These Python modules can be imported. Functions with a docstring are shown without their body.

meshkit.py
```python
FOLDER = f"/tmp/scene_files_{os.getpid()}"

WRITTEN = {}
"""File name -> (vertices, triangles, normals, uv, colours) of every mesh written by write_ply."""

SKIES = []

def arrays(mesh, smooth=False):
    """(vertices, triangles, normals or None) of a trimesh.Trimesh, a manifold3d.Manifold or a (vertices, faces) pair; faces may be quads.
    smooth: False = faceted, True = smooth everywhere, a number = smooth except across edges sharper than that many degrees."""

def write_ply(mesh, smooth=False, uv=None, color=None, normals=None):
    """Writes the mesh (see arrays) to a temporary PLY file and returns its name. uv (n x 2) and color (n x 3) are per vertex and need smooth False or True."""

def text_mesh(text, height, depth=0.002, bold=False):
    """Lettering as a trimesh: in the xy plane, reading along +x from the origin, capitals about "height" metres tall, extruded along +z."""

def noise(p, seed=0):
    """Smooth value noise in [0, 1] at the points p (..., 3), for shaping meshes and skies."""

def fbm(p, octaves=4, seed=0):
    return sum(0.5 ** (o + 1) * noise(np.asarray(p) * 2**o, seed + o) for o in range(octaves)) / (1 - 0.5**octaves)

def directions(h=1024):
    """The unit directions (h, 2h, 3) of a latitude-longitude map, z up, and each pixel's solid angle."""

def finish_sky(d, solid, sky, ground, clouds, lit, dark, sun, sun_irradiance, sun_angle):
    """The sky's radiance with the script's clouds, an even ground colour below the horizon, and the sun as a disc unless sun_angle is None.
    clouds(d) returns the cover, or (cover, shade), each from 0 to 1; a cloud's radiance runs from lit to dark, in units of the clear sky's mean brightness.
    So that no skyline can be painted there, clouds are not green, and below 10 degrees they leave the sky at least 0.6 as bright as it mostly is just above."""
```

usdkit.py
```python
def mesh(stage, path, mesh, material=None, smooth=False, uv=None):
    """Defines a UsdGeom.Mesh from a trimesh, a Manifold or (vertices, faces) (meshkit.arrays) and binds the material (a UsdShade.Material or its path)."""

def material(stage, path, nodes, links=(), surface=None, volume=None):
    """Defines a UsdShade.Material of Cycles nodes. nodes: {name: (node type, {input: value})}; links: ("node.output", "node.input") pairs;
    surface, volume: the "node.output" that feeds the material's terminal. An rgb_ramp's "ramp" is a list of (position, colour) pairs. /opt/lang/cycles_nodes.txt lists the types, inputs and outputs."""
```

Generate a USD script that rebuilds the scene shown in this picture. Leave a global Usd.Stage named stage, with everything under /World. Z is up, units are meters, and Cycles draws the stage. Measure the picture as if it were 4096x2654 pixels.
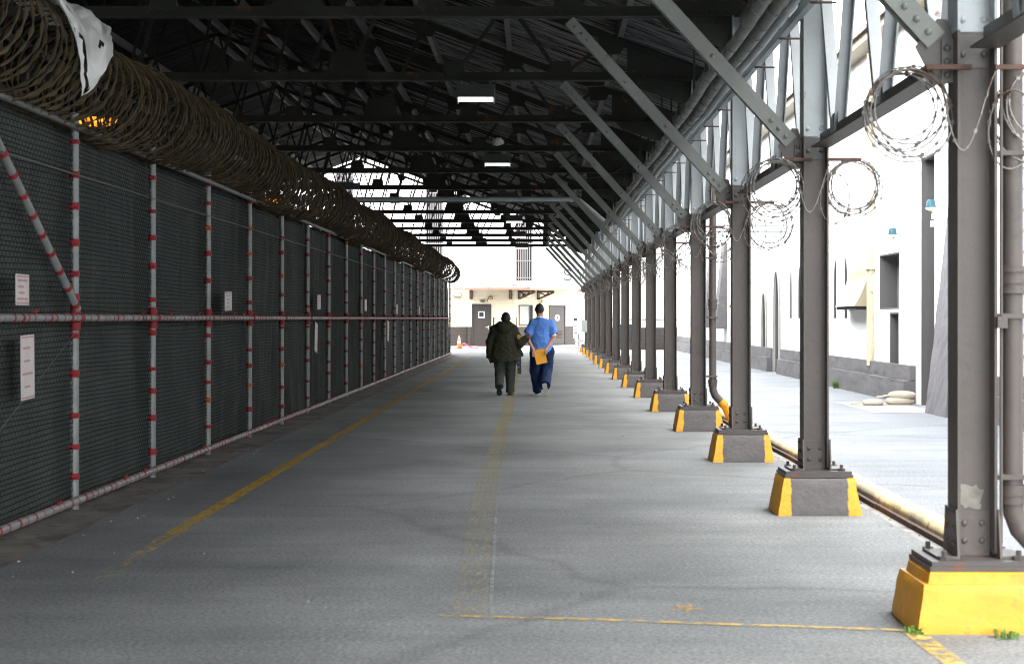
import math, random
import numpy as np
import trimesh
import shapely.geometry as sg
import usdkit, meshkit
from pxr import Usd, UsdGeom, UsdLux, UsdShade, Gf, Sdf, Vt

rng = random.Random(7)
nr = np.random.RandomState(11)
stage = Usd.Stage.CreateInMemory()
UsdGeom.SetStageUpAxis(stage, UsdGeom.Tokens.z)
UsdGeom.SetStageMetersPerUnit(stage, 1.0)
world = UsdGeom.Xform.Define(stage, '/World')
UsdGeom.Scope.Define(stage, '/World/Looks')

# ------------------------------------------------------------------ camera, sky, sun, exposure
EYE = 1.58
EXPOSURE = 3.3
SKY_STRENGTH = 0.1
SUN_EL, SUN_AZ = math.radians(58), math.radians(118)      # azimuth = atan2(x, y) of the direction towards the sun
cam = UsdGeom.Camera.Define(stage, '/World/camera')
cam.CreateHorizontalApertureAttr(36.0)
cam.CreateVerticalApertureAttr(36.0 * 663 / 1024)
cam.CreateFocalLengthAttr(55.97)
cam.CreateHorizontalApertureOffsetAttr(-0.94)
cam.CreateVerticalApertureOffsetAttr(-0.475)
cam.CreateClippingRangeAttr(Gf.Vec2f(0.1, 1000))
cam.CreateFStopAttr(5.0)
cam.CreateFocusDistanceAttr(42.0)
cam.CreateExposureAttr(EXPOSURE)
cam.AddTranslateOp().Set(Gf.Vec3d(0, 0, EYE))
cam.AddRotateXOp().Set(90.0)

dome = UsdLux.DomeLight.Define(stage, '/World/sky')
sky_mat = usdkit.material(stage, '/World/Looks/sky', {
    'sky': ('sky_texture', {'sky_type': 'single_scattering', 'sun_disc': False, 'sun_elevation': SUN_EL, 'sun_rotation': SUN_AZ}),
    'tc': ('texture_coordinate', {}),
    'n': ('noise_texture', {'scale': 2.2, 'detail': 5}),
    'r': ('rgb_ramp', {'ramp': [(0.25, (0.80, 0.80, 0.80)), (0.7, (0.97, 0.97, 0.97))]}),
    'cloud': ('rgb_ramp', {'ramp': [(0.2, (8.0, 8.3, 8.8)), (0.8, (10.5, 10.7, 11.0))]}),
    'm': ('mix_color', {'use_clamp': False}),
    'bg': ('background_shader', {'strength': SKY_STRENGTH})},
    [('tc.generated', 'n.vector'), ('n.fac', 'r.fac'), ('n.fac', 'cloud.fac'), ('r.color', 'm.fac'), ('sky.color', 'm.a'), ('cloud.color', 'm.b'), ('m.result', 'bg.color')],
    surface='bg.background')
UsdShade.MaterialBindingAPI.Apply(dome.GetPrim()).Bind(sky_mat)
sun = UsdLux.DistantLight.Define(stage, '/World/sun')
sun.CreateNormalizeAttr(True)
sun.CreateIntensityAttr(0.25)
sun.CreateAngleAttr(50.0)
sun.CreateColorAttr(Gf.Vec3f(1.0, 0.96, 0.9))
sd = Gf.Vec3d(math.cos(SUN_EL) * math.sin(SUN_AZ), math.cos(SUN_EL) * math.cos(SUN_AZ), math.sin(SUN_EL))
sun.AddOrientOp().Set(Gf.Quatf(Gf.Rotation(Gf.Vec3d(0, 0, 1), sd).GetQuat()))

# ------------------------------------------------------------------ helpers
used = {}
def numbered(parent, name):
    k = (parent, name)
    n = used.get(k, 0)
    used[k] = n + 1
    return name if n == 0 else f'{name}_{n:03d}'

def tag(p, label=None, cat=None, group=None, kind=None):
    p = p.GetPrim() if hasattr(p, 'GetPrim') else p
    for k, v in (('label', label), ('category', cat), ('group', group), ('kind', kind)):
        if v:
            p.SetCustomDataByKey(k, v)
    return p

def thing(name, label, cat, loc=(0, 0, 0), rotz=0.0, group=None):
    x = UsdGeom.Xform.Define(stage, '/World/' + numbered('/World', name))
    x.AddTranslateOp().Set(Gf.Vec3d(*map(float, loc)))
    x.AddRotateZOp().Set(float(rotz))
    return tag(x, label, cat, group)

def dup(root, label, loc, rotz=0.0, group=None):
    base = root.GetName().rstrip('0123456789').rstrip('_')
    was = root.GetCustomData()
    r = thing(base, label, was['category'], loc, rotz, group or was.get('group'))
    r.GetReferences().AddInternalReference(root.GetPath())
    r.SetInstanceable(True)
    return r

class MB:
    """collects boxes, bars, tubes; becomes one mesh"""
    def __init__(s):
        s.v, s.f, s.n = [], [], 0
    def add(s, v, f=None):
        if f is None:
            v, f = np.asarray(v.vertices), np.asarray(v.faces)
        f = np.asarray(f)
        if f.shape[1] == 4:
            f = np.vstack([f[:, [0, 1, 2]], f[:, [0, 2, 3]]])
        s.v.append(np.asarray(v, float)); s.f.append(f + s.n); s.n += len(v)
        return s
    def box(s, x0, x1, y0, y1, z0, z1):
        v = np.array([[x, y, z] for x in (x0, x1) for y in (y0, y1) for z in (z0, z1)], float)
        f = np.array([[0, 1, 3, 2], [4, 6, 7, 5], [0, 4, 5, 1], [2, 3, 7, 6], [0, 2, 6, 4], [1, 5, 7, 3]])
        return s.add(v, f)
    def cbox(s, cx, cy, cz, sx, sy, sz):
        return s.box(cx - sx / 2, cx + sx / 2, cy - sy / 2, cy + sy / 2, cz - sz / 2, cz + sz / 2)
    def bar(s, p, q, w, h, up=(0, 1, 0), ow=0.0, oh=0.0):
        """box from p to q; h along 'up' (made square to the bar), w along the other way"""
        p, q = np.asarray(p, float), np.asarray(q, float)
        t = q - p; t /= np.linalg.norm(t)
        u = np.asarray(up, float); u = u - t * (u @ t); u /= np.linalg.norm(u)
        b = np.cross(t, u)
        v = []
        for e in (p, q):
            for i in (-1, 1):
                for j in (-1, 1):
                    v.append(e + b * (ow + i * w / 2) + u * (oh + j * h / 2))
        f = np.array([[0, 1, 3, 2], [4, 6, 7, 5], [0, 4, 5, 1], [2, 3, 7, 6], [0, 2, 6, 4], [1, 5, 7, 3]])
        return s.add(v, f)
    def tube(s, pts, r, sides=10, caps=True):
        p = np.asarray(pts, float); n = len(p)
        r = np.broadcast_to(np.asarray(r, float), (n,))
        t = np.gradient(p, axis=0); t /= np.linalg.norm(t, axis=1, keepdims=True) + 1e-12
        ref = np.array([0.0, 0, 1]) if abs(t[0, 2]) < 0.9 else np.array([1.0, 0, 0])
        a = np.zeros_like(p); prev = np.cross(t[0], ref); prev /= np.linalg.norm(prev)
        for i in range(n):
            prev = prev - t[i] * (prev @ t[i]); prev /= np.linalg.norm(prev) + 1e-12; a[i] = prev
        b = np.cross(t, a)
        g = np.arange(sides) * 2 * np.pi / sides
        v = p[:, None] + r[:, None, None] * (np.cos(g)[None, :, None] * a[:, None] + np.sin(g)[None, :, None] * b[:, None])
        v = v.reshape(-1, 3)
        i, j = np.meshgrid(np.arange(n - 1), np.arange(sides), indexing='ij')
        k = (j + 1) % sides
        q = np.stack([i * sides + j, i * sides + k, (i + 1) * sides + k, (i + 1) * sides + j], -1).reshape(-1, 4)
        f = np.vstack([q[:, [0, 1, 2]], q[:, [0, 2, 3]]])
        if caps:
            v = np.vstack([v, p[:1], p[-1:]]); c0, c1 = len(v) - 2, len(v) - 1
            jj = np.arange(sides); kk = (jj + 1) % sides
            f = np.vstack([f, np.stack([np.full(sides, c0), kk, jj], 1), np.stack([np.full(sides, c1), (n - 1) * sides + jj, (n - 1) * sides + kk], 1)])
        return s.add(v, f)
    def dome(s, c, n, r, h, sides=8):
        """a rivet head at c facing n"""
        n = np.asarray(n, float); n /= np.linalg.norm(n)
        ref = np.array([0, 0, 1.0]) if abs(n[2]) < 0.9 else np.array([1.0, 0, 0])
        a = np.cross(n, ref); a /= np.linalg.norm(a); b = np.cross(n, a)
        g = np.arange(sides) * 2 * np.pi / sides
        ring = lambda rr, hh: [np.asarray(c) + rr * (math.cos(x) * a + math.sin(x) * b) + hh * n for x in g]
        v = ring(r, 0) + ring(r * 0.75, h * 0.66) + [np.asarray(c) + n * h]
        f = []
        for i in range(sides):
            k = (i + 1) % sides
            f += [[i, k, sides + k], [i, sides + k, sides + i], [sides + i, sides + k, 2 * sides]]
        return s.add(v, f)
    def prism(s, poly, axis, a, b):
        """shapely polygon in the plane across 'axis' ('x': (y, z), 'y': (x, z), 'z': (x, y)) pulled from a to b"""
        for g in getattr(poly, 'geoms', [poly]):
            if g.area < 1e-9:
                continue
            m = trimesh.creation.extrude_polygon(g, b - a, engine='earcut')
            v = np.asarray(m.vertices)
            if axis == 'x':
                w = np.stack([v[:, 2] + a, v[:, 0], v[:, 1]], 1); f = m.faces
            elif axis == 'y':
                w = np.stack([v[:, 0], v[:, 2] + a, v[:, 1]], 1); f = np.asarray(m.faces)[:, ::-1]
            else:
                w = v + [0, 0, a]; f = m.faces
            s.add(w, f)
        return s
    def lathe(s, prof, c=(0, 0, 0), sides=24):
        prof = np.asarray(prof, float); g = np.arange(sides) * 2 * np.pi / sides
        v = np.stack([prof[:, None, 0] * np.cos(g), prof[:, None, 0] * np.sin(g), np.broadcast_to(prof[:, None, 1], (len(prof), sides))], -1).reshape(-1, 3) + np.asarray(c)
        i, j = np.meshgrid(np.arange(len(prof) - 1), np.arange(sides), indexing='ij'); k = (j + 1) % sides
        return s.add(v, np.stack([i * sides + j, i * sides + k, (i + 1) * sides + k, (i + 1) * sides + j], -1).reshape(-1, 4))
    def move(s, m=None, t=(0, 0, 0)):
        s.v = [(v @ np.asarray(m).T if m is not None else v) + np.asarray(t, float) for v in s.v]
        return s
    def arrays(s):
        v, f = np.vstack(s.v), np.vstack(s.f)
        k, inv = np.unique(f, return_inverse=True)
        return v[k], inv.reshape(f.shape)
    def put(s, name, mat, parent=None, smooth=False, label=None, cat=None, group=None, kind=None):
        path = (str(parent.GetPath()) if parent is not None else '/World')
        m = usdkit.mesh(stage, path + '/' + numbered(path, name), s.arrays(), mat, smooth)
        m.CreateDoubleSidedAttr(True)
        return tag(m, label, cat, group, kind)

def curves(name, lines, widths, mat, parent=None, **kw):
    path = (str(parent.GetPath()) if parent is not None else '/World')
    c = UsdGeom.BasisCurves.Define(stage, path + '/' + numbered(path, name))
    c.CreateTypeAttr('linear')
    c.CreatePointsAttr(Vt.Vec3fArray.FromNumpy(np.vstack(lines).astype(np.float32)))
    c.CreateCurveVertexCountsAttr(Vt.IntArray([len(l) for l in lines]))
    w = np.concatenate([np.broadcast_to(x, (len(l),)) for x, l in zip(widths, lines)]).astype(np.float32)
    c.CreateWidthsAttr(Vt.FloatArray.FromNumpy(w)); c.SetWidthsInterpolation('vertex')
    UsdShade.MaterialBindingAPI.Apply(c.GetPrim()).Bind(mat)
    return tag(c, **kw)

def rotz(a):
    c, s = math.cos(a), math.sin(a)
    return np.array([[c, -s, 0], [s, c, 0], [0, 0, 1.0]])
def roty(a):
    c, s = math.cos(a), math.sin(a)
    return np.array([[c, 0, s], [0, 1, 0], [-s, 0, c]])

ORD = ['nearest', 'second', 'third', 'fourth', 'fifth', 'sixth', 'seventh', 'eighth', 'ninth', 'tenth', 'eleventh', 'twelfth', 'thirteenth', 'fourteenth', 'farthest']
def nth(k, n=15):
    if k == 0: return 'nearest to the camera'
    if k == n - 1: return 'farthest from the camera'
    return ORD[k] + ' from the camera'

# ------------------------------------------------------------------ materials
def mix3(a, k):
    return tuple(min(1.0, x * k) for x in a)

def mat(name, col, rough=0.6, scale=2.0, vary=0.2, rust=0.0, rust_col=(0.10, 0.035, 0.015), bump=0.15, bscale=40.0, metal=0.0, spec=0.4, streak=False, stretch=(1, 1, 1), second=None, second_amt=0.0, translucent=0.0, rscale=5.0):
    """painted or raw surface: slow tone variation, patches of rust or a second tone, fine relief; all in world space so that copies differ"""
    N = {'g': ('geometry', {}), 'mp': ('mapping', {'scale': stretch}),
         'n1': ('noise_texture', {'scale': scale, 'detail': 5, 'roughness': 0.6}),
         'r1': ('rgb_ramp', {'ramp': [(0.25, mix3(col, 1 - vary)), (0.75, mix3(col, 1 + vary))]}),
         'nb': ('noise_texture', {'scale': bscale, 'detail': 4, 'roughness': 0.65}),
         'b': ('bump', {'strength': bump, 'distance': 0.01}),
         'p': ('principled_bsdf', {'roughness': rough, 'metallic': metal, 'specular_ior_level': spec})}
    L = [('g.position', 'mp.vector'), ('mp.vector', 'n1.vector'), ('n1.fac', 'r1.fac'), ('mp.vector', 'nb.vector'), ('nb.fac', 'b.height'), ('b.normal', 'p.normal')]
    out = 'r1.color'
    for tagname, amt, c2, sc in (('s', second_amt, second, 1.7), ('k', rust, rust_col, rscale)):
        if amt > 0:
            lo = 0.72 - 0.3 * amt
            N['n' + tagname] = ('noise_texture', {'scale': sc * 1.0, 'detail': 7, 'roughness': 0.7})
            N['q' + tagname] = ('rgb_ramp', {'ramp': [(lo, (0, 0, 0)), (lo + 0.06, (1, 1, 1))]})
            N['m' + tagname] = ('mix_color', {'b': c2})
            L += [('mp.vector', f'n{tagname}.vector'), (f'n{tagname}.fac', f'q{tagname}.fac'), (f'q{tagname}.color', f'm{tagname}.fac'), (out, f'm{tagname}.a')]
            out = f'm{tagname}.result'
    L.append((out, 'p.base_color'))
    surf = 'p.BSDF'
    if translucent > 0:
        N['t'] = ('translucent_bsdf', {'color': col}); N['x'] = ('mix_closure', {'fac': translucent})
        L += [('p.BSDF', 'x.closure1'), ('t.BSDF', 'x.closure2')]
        surf = 'x.closure'
    return usdkit.material(stage, '/World/Looks/' + name, N, L, surface=surf)

def emit(name, col, strength):
    return usdkit.material(stage, '/World/Looks/' + name, {'e': ('emission', {'color': col, 'strength': strength})}, [], surface='e.emission')

def worn_paint(name, col, lo=0.42, hi=0.5, scale=14.0, fade_y=None, stretch=(1, 1, 1), fade_lo=-0.3):
    """road paint worn away in patches: a cut-out; fade_y = (y where gone, y where whole)"""
    N = {'g': ('geometry', {}), 'mp': ('mapping', {'scale': stretch}), 'n': ('noise_texture', {'scale': scale, 'detail': 8, 'roughness': 0.75}),
         'n2': ('noise_texture', {'scale': 3.0, 'detail': 3}), 'c': ('rgb_ramp', {'ramp': [(0.3, mix3(col, 0.75)), (0.7, mix3(col, 1.1))]}),
         'p': ('principled_bsdf', {'roughness': 0.75, 'specular_ior_level': 0.25}), 't': ('transparent_bsdf', {'color': (1, 1, 1)}), 'x': ('mix_closure', {}),
         'a': ('math', {'math_type': 'add', 'value2': 0.0}), 'r': ('rgb_ramp', {'ramp': [(lo, (0, 0, 0)), (hi, (1, 1, 1))]})}
    L = [('g.position', 'mp.vector'), ('mp.vector', 'n.vector'), ('g.position', 'n2.vector'), ('n2.fac', 'c.fac'), ('c.color', 'p.base_color'), ('n.fac', 'a.value1'), ('a.value', 'r.fac'),
         ('r.color', 'x.fac'), ('t.BSDF', 'x.closure1'), ('p.BSDF', 'x.closure2')]
    if fade_y:
        N['s'] = ('separate_xyz', {}); N['mr'] = ('map_range', {'from_min': fade_y[0], 'from_max': fade_y[1], 'to_min': fade_lo, 'to_max': 0.03, 'clamp': True})
        L += [('g.position', 's.vector'), ('s.y', 'mr.value'), ('mr.result', 'a.value2')]
    return usdkit.material(stage, '/World/Looks/' + name, N, L, surface='x.closure')

def asphalt(name, lo, hi, streak=(0.5, 3.0, 1.0), rough=0.75, crack=True):
    N = {'g': ('geometry', {}), 'mp': ('mapping', {'scale': streak}),
         'nl': ('noise_texture', {'scale': 0.45, 'detail': 6, 'roughness': 0.6}),
         'nf': ('noise_texture', {'scale': 38.0, 'detail': 5, 'roughness': 0.9}),
         'ns': ('noise_texture', {'scale': 1.0, 'detail': 6, 'roughness': 0.65}),
         'rl': ('rgb_ramp', {'ramp': [(0.3, lo), (0.7, hi)]}),
         'rf': ('rgb_ramp', {'ramp': [(0.36, (0.42, 0.42, 0.42)), (0.52, (1, 1, 1)), (0.66, (1.75, 1.75, 1.75))]}),
         'rs': ('rgb_ramp', {'ramp': [(0.3, (0.72, 0.72, 0.72)), (0.6, (1.08, 1.08, 1.08))]}),
         'm1': ('mix_color', {'blend_type': 'multiply', 'fac': 1.0, 'use_clamp': False}), 'm2': ('mix_color', {'blend_type': 'multiply', 'fac': 0.6, 'use_clamp': False}),
         'v': ('voronoi_texture', {'feature': 'distance_to_edge', 'scale': 0.22}), 'nd': ('noise_texture', {'scale': 1.6, 'detail': 5}), 'md': ('mix_vector', {'fac': 0.35}),
         'rc': ('rgb_ramp', {'ramp': [(0.0, (0.45, 0.45, 0.45)), (0.004, (0.6, 0.6, 0.6)), (0.012, (1, 1, 1))]}), 'm3': ('mix_color', {'blend_type': 'multiply', 'fac': 0.4 if crack else 0.0}),
         'b': ('bump', {'strength': 0.5, 'distance': 0.006}), 'p': ('principled_bsdf', {'roughness': rough, 'specular_ior_level': 0.3})}
    L = [('g.position', 'mp.vector'), ('g.position', 'nl.vector'), ('g.position', 'nf.vector'), ('mp.vector', 'ns.vector'), ('nl.fac', 'rl.fac'), ('nf.fac', 'rf.fac'), ('ns.fac', 'rs.fac'),
         ('rl.color', 'm1.a'), ('rf.color', 'm1.b'), ('m1.result', 'm2.a'), ('rs.color', 'm2.b'), ('g.position', 'nd.vector'), ('g.position', 'md.a'), ('nd.color', 'md.b'),
         ('md.result', 'v.vector'), ('v.distance', 'rc.fac'), ('m2.result', 'm3.a'), ('rc.color', 'm3.b'), ('m3.result', 'p.base_color'), ('nf.fac', 'b.height'), ('b.normal', 'p.normal')]
    return usdkit.material(stage, '/World/Looks/' + name, N, L, surface='p.BSDF')

M = {}
M['asphalt'] = asphalt('asphalt', (0.095, 0.099, 0.097), (0.19, 0.196, 0.193))
M['road'] = asphalt('road_concrete', (0.175, 0.185, 0.195), (0.27, 0.28, 0.29), streak=(0.35, 3.0, 1))
M['far_ground'] = asphalt('far_ground', (0.26, 0.26, 0.25), (0.34, 0.34, 0.33))
M['pale_concrete'] = mat('pale_concrete', (0.34, 0.325, 0.295), 0.85, 2.0, 0.2, bump=0.3, second=(0.25, 0.24, 0.22), second_amt=0.5)
M['dirty_concrete'] = mat('dirty_concrete', (0.12, 0.105, 0.09), 0.9, 3.0, 0.4, bump=0.5, second=(0.06, 0.052, 0.045), second_amt=0.7)
M['brown'] = mat('brown_paint', (0.062, 0.051, 0.044), 0.5, 1.6, 0.16, bump=0.4, bscale=14, spec=0.35, rust=0.22, rscale=5, second=(0.050, 0.0415, 0.036), second_amt=0.5)
M['grey'] = mat('grey_paint', (0.24, 0.26, 0.265), 0.45, 2.2, 0.12, rust=0.3, bump=0.2, bscale=26, rscale=4.0)
M['truss'] = mat('truss_paint', (0.022, 0.0235, 0.019), 0.7, 2.0, 0.22, rust=0.36, bump=0.25, rscale=3.0, spec=0.1)
M['brace'] = mat('brace_paint', (0.115, 0.122, 0.11), 0.5, 2.0, 0.15, rust=0.34, rust_col=(0.12, 0.045, 0.02), bump=0.22, rscale=2.5)
M['strut'] = mat('strut_paint', (0.055, 0.05, 0.045), 0.5, 2.0, 0.2, rust=0.3, bump=0.2)
M['rust'] = mat('rusty_steel', (0.06, 0.03, 0.02), 0.8, 9.0, 0.5, bump=0.4)
M['base_steel'] = mat('base_plate_paint', (0.05, 0.043, 0.039), 0.5, 3.0, 0.2, rust=0.5, rscale=5)
M['pipe_wrap'] = mat('pipe_lagging', (0.15, 0.158, 0.15), 0.6, 4.0, 0.25, bump=0.3, bscale=18, second=(0.09, 0.09, 0.08), second_amt=0.35)
M['pipe_grey'] = mat('pipe_grey', (0.3, 0.33, 0.335), 0.5, 3.0, 0.15, rust=0.12)
M['gal'] = mat('galvanised', (0.15, 0.16, 0.155), 0.5, 6.0, 0.22, bump=0.1, metal=0.2, second=(0.13, 0.13, 0.12), second_amt=0.3)
M['wire_dark'] = mat('fence_wire', (0.07, 0.07, 0.065), 0.6, 6.0, 0.2, bump=0)
M['red'] = mat('red_tie', (0.17, 0.008, 0.012), 0.75, 9.0, 0.35, bump=0.4)
M['orange_tie'] = mat('orange_tie', (0.26, 0.055, 0.012), 0.75, 9.0, 0.3, bump=0.4)
M['link'] = mat('link_wire', (0.007, 0.008, 0.007), 0.9, 5.0, 0.2, bump=0, spec=0.02)
M['screen'] = mat('privacy_screen', (0.047, 0.053, 0.049), 0.85, 1.2, 0.25, bump=0.3, bscale=60, spec=0.2)
M['razor'] = mat('rusty_razor_wire', (0.036, 0.0265, 0.014), 0.7, 3.0, 0.6, bump=0, spec=0.12, second=(0.04, 0.03, 0.022), second_amt=0.6)
M['razor_new'] = mat('razor_wire', (0.15, 0.14, 0.125), 0.4, 7.0, 0.4, bump=0, metal=0.4, second=(0.055, 0.035, 0.022), second_amt=0.6)
M['plastic'] = mat('plastic_sheet', (0.62, 0.62, 0.60), 0.4, 5.0, 0.12, bump=0.2, bscale=12, translucent=0.3)
M['paper'] = mat('paper_sign', (0.40, 0.36, 0.35), 0.7, 8.0, 0.1, bump=0)
M['sign_red'] = mat('sign_red', (0.30, 0.16, 0.155), 0.7, 8.0, 0.15, bump=0)
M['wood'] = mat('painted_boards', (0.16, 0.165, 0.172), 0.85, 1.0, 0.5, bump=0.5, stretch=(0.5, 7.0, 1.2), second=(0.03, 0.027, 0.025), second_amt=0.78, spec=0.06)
M['shade_tinted_wood'] = mat('shade_tinted_boards', (0.014, 0.0135, 0.013), 0.9, 1.0, 0.5, bump=0.5, stretch=(0.5, 7.0, 1.2), second=(0.006, 0.0055, 0.005), second_amt=0.8, spec=0.06)  # near-black tone puts the roof's shade into the board colour
M['purlin'] = mat('purlin_wood', (0.10, 0.105, 0.098), 0.7, 2.0, 0.25, bump=0.3, second=(0.1, 0.09, 0.08), second_amt=0.4, spec=0.06)
M['dark_roof'] = mat('roofing_felt', (0.02, 0.02, 0.02), 0.9, 1.0, 0.2, spec=0.05)
M['shed_wall'] = mat('shed_wall', (0.035, 0.034, 0.031), 0.9, 1.0, 0.3, spec=0.05)
M['yellow'] = mat('yellow_paint', (0.50, 0.225, 0.008), 0.5, 3.0, 0.12, bump=0.5, bscale=14, rust=0.3, rust_col=(0.30, 0.14, 0.02), rscale=9, second=(0.42, 0.175, 0.007), second_amt=0.6)
M['white_wall'] = mat('white_render', (0.80, 0.79, 0.76), 0.85, 1.0, 0.05, bump=0.5, bscale=12, second=(0.68, 0.66, 0.6), second_amt=0.25)
M['grey_render'] = mat('grey_render', (0.125, 0.118, 0.118), 0.75, 1.5, 0.15, bump=0.9, bscale=16)
M['smooth_grey'] = mat('smooth_grey', (0.12, 0.112, 0.11), 0.7, 1.5, 0.1, bump=0.2)
M['cream'] = mat('cream_duct', (0.30, 0.255, 0.165), 0.5, 2.0, 0.08)
M['cream_pipe'] = mat('cream_pipe', (0.60, 0.54, 0.36), 0.6, 2.0, 0.15, rust=0.3, rust_col=(0.25, 0.18, 0.08))
M['black'] = mat('black_void', (0.012, 0.012, 0.012), 0.8, 2.0, 0.2)
M['blue_lens'] = mat('blue_lens', (0.05, 0.15, 0.185), 0.25, 4.0, 0.1, bump=0, translucent=0.3)
M['white_paint'] = mat('white_paint', (0.78, 0.78, 0.76), 0.5, 3.0, 0.05, bump=0.1)
M['door'] = mat('door_brown', (0.035, 0.029, 0.025), 0.5, 2.0, 0.12, bump=0.1)
M['trim_brown'] = mat('timber_brown', (0.075, 0.034, 0.022), 0.6, 3.0, 0.2, bump=0.2)
M['fascia'] = mat('fascia_pink', (0.26, 0.125, 0.09), 0.6, 3.0, 0.15)
M['sheet_roof'] = mat('corrugated_roof', (0.22, 0.235, 0.26), 0.45, 2.0, 0.1, bump=0.1)
M['tile_roof'] = mat('tile_roof', (0.42, 0.33, 0.30), 0.8, 8.0, 0.15, bump=0.5)
M['ink'] = mat('black_lettering', (0.03, 0.03, 0.035), 0.6, 3.0, 0.1, bump=0)
M['blue_ink'] = mat('blue_lettering', (0.022, 0.027, 0.042), 0.6, 3.0, 0.1, bump=0)
M['blue'] = mat('blue_paint', (0.02, 0.09, 0.36), 0.5, 3.0, 0.1, bump=0)
M['teal'] = mat('teal_panel', (0.012, 0.022, 0.024), 0.4, 3.0, 0.15)
M['steel'] = mat('bare_steel', (0.5, 0.5, 0.5), 0.35, 5.0, 0.1, metal=0.8, bump=0.1)
M['light_box'] = mat('pale_box', (0.30, 0.31, 0.30), 0.5, 3.0, 0.1)
M['orange'] = mat('cone_orange', (0.78, 0.12, 0.02), 0.5, 6.0, 0.1, bump=0.1)
M['cloth_red'] = mat('red_cloth', (0.55, 0.015, 0.05), 0.8, 6.0, 0.2)
M['cloth_purple'] = mat('purple_cloth', (0.14, 0.05, 0.22), 0.8, 6.0, 0.2)
M['mat_red'] = mat('door_mat', (0.22, 0.06, 0.05), 0.9, 6.0, 0.25)
M['rubber'] = mat('black_rubber', (0.02, 0.02, 0.02), 0.7, 8.0, 0.2)
M['sack'] = mat('sandbag_cloth', (0.50, 0.44, 0.34), 0.85, 9.0, 0.12, bump=0.5, bscale=60)
M['leaf'] = mat('weed_leaf', (0.10, 0.20, 0.03), 0.6, 15.0, 0.4, translucent=0.35)
M['cable'] = mat('cable', (0.05, 0.05, 0.05), 0.6, 5.0, 0.3, bump=0)
M['lamp_grey'] = mat('lamp_housing', (0.05, 0.052, 0.05), 0.5, 5.0, 0.2)
M['skin'] = mat('skin', (0.46, 0.23, 0.155), 0.5, 12.0, 0.10, bump=0.05, bscale=80)
M['skin2'] = mat('skin_brown', (0.20, 0.095, 0.06), 0.5, 12.0, 0.10, bump=0.05, bscale=80)
M['hair'] = mat('hair_dark', (0.022, 0.018, 0.016), 0.7, 60.0, 0.5, bump=0.6, bscale=180)
M['hair_black'] = mat('hair_black', (0.008, 0.008, 0.008), 0.6, 60.0, 0.4, bump=0.6, bscale=160)
M['shirt'] = mat('blue_shirt', (0.10, 0.23, 0.60), 0.8, 5.0, 0.10, bump=0.25, bscale=30, spec=0.2)
M['tee'] = mat('white_tee', (0.72, 0.70, 0.74), 0.8, 5.0, 0.06, bump=0.1)
M['navy'] = mat('navy_trousers', (0.008, 0.02, 0.062), 0.8, 5.0, 0.25, bump=0.3, bscale=26, spec=0.2)
M['jacket'] = mat('olive_jacket', (0.022, 0.022, 0.0105), 0.75, 5.0, 0.2, bump=0.3, bscale=30, spec=0.25)
M['jacket_dark'] = mat('jacket_seam', (0.014, 0.015, 0.008), 0.8, 5.0, 0.2)
M['olive_trousers'] = mat('olive_trousers', (0.033, 0.038, 0.030), 0.8, 5.0, 0.2, bump=0.3, bscale=30, spec=0.2)
M['boot'] = mat('black_boot', (0.012, 0.012, 0.012), 0.45, 9.0, 0.2)
M['sole'] = mat('white_sole', (0.5, 0.48, 0.42), 0.7, 9.0, 0.15)
M['envelope'] = mat('manila_envelope', (0.80, 0.37, 0.03), 0.65, 9.0, 0.06, bump=0.1, bscale=20)
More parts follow.
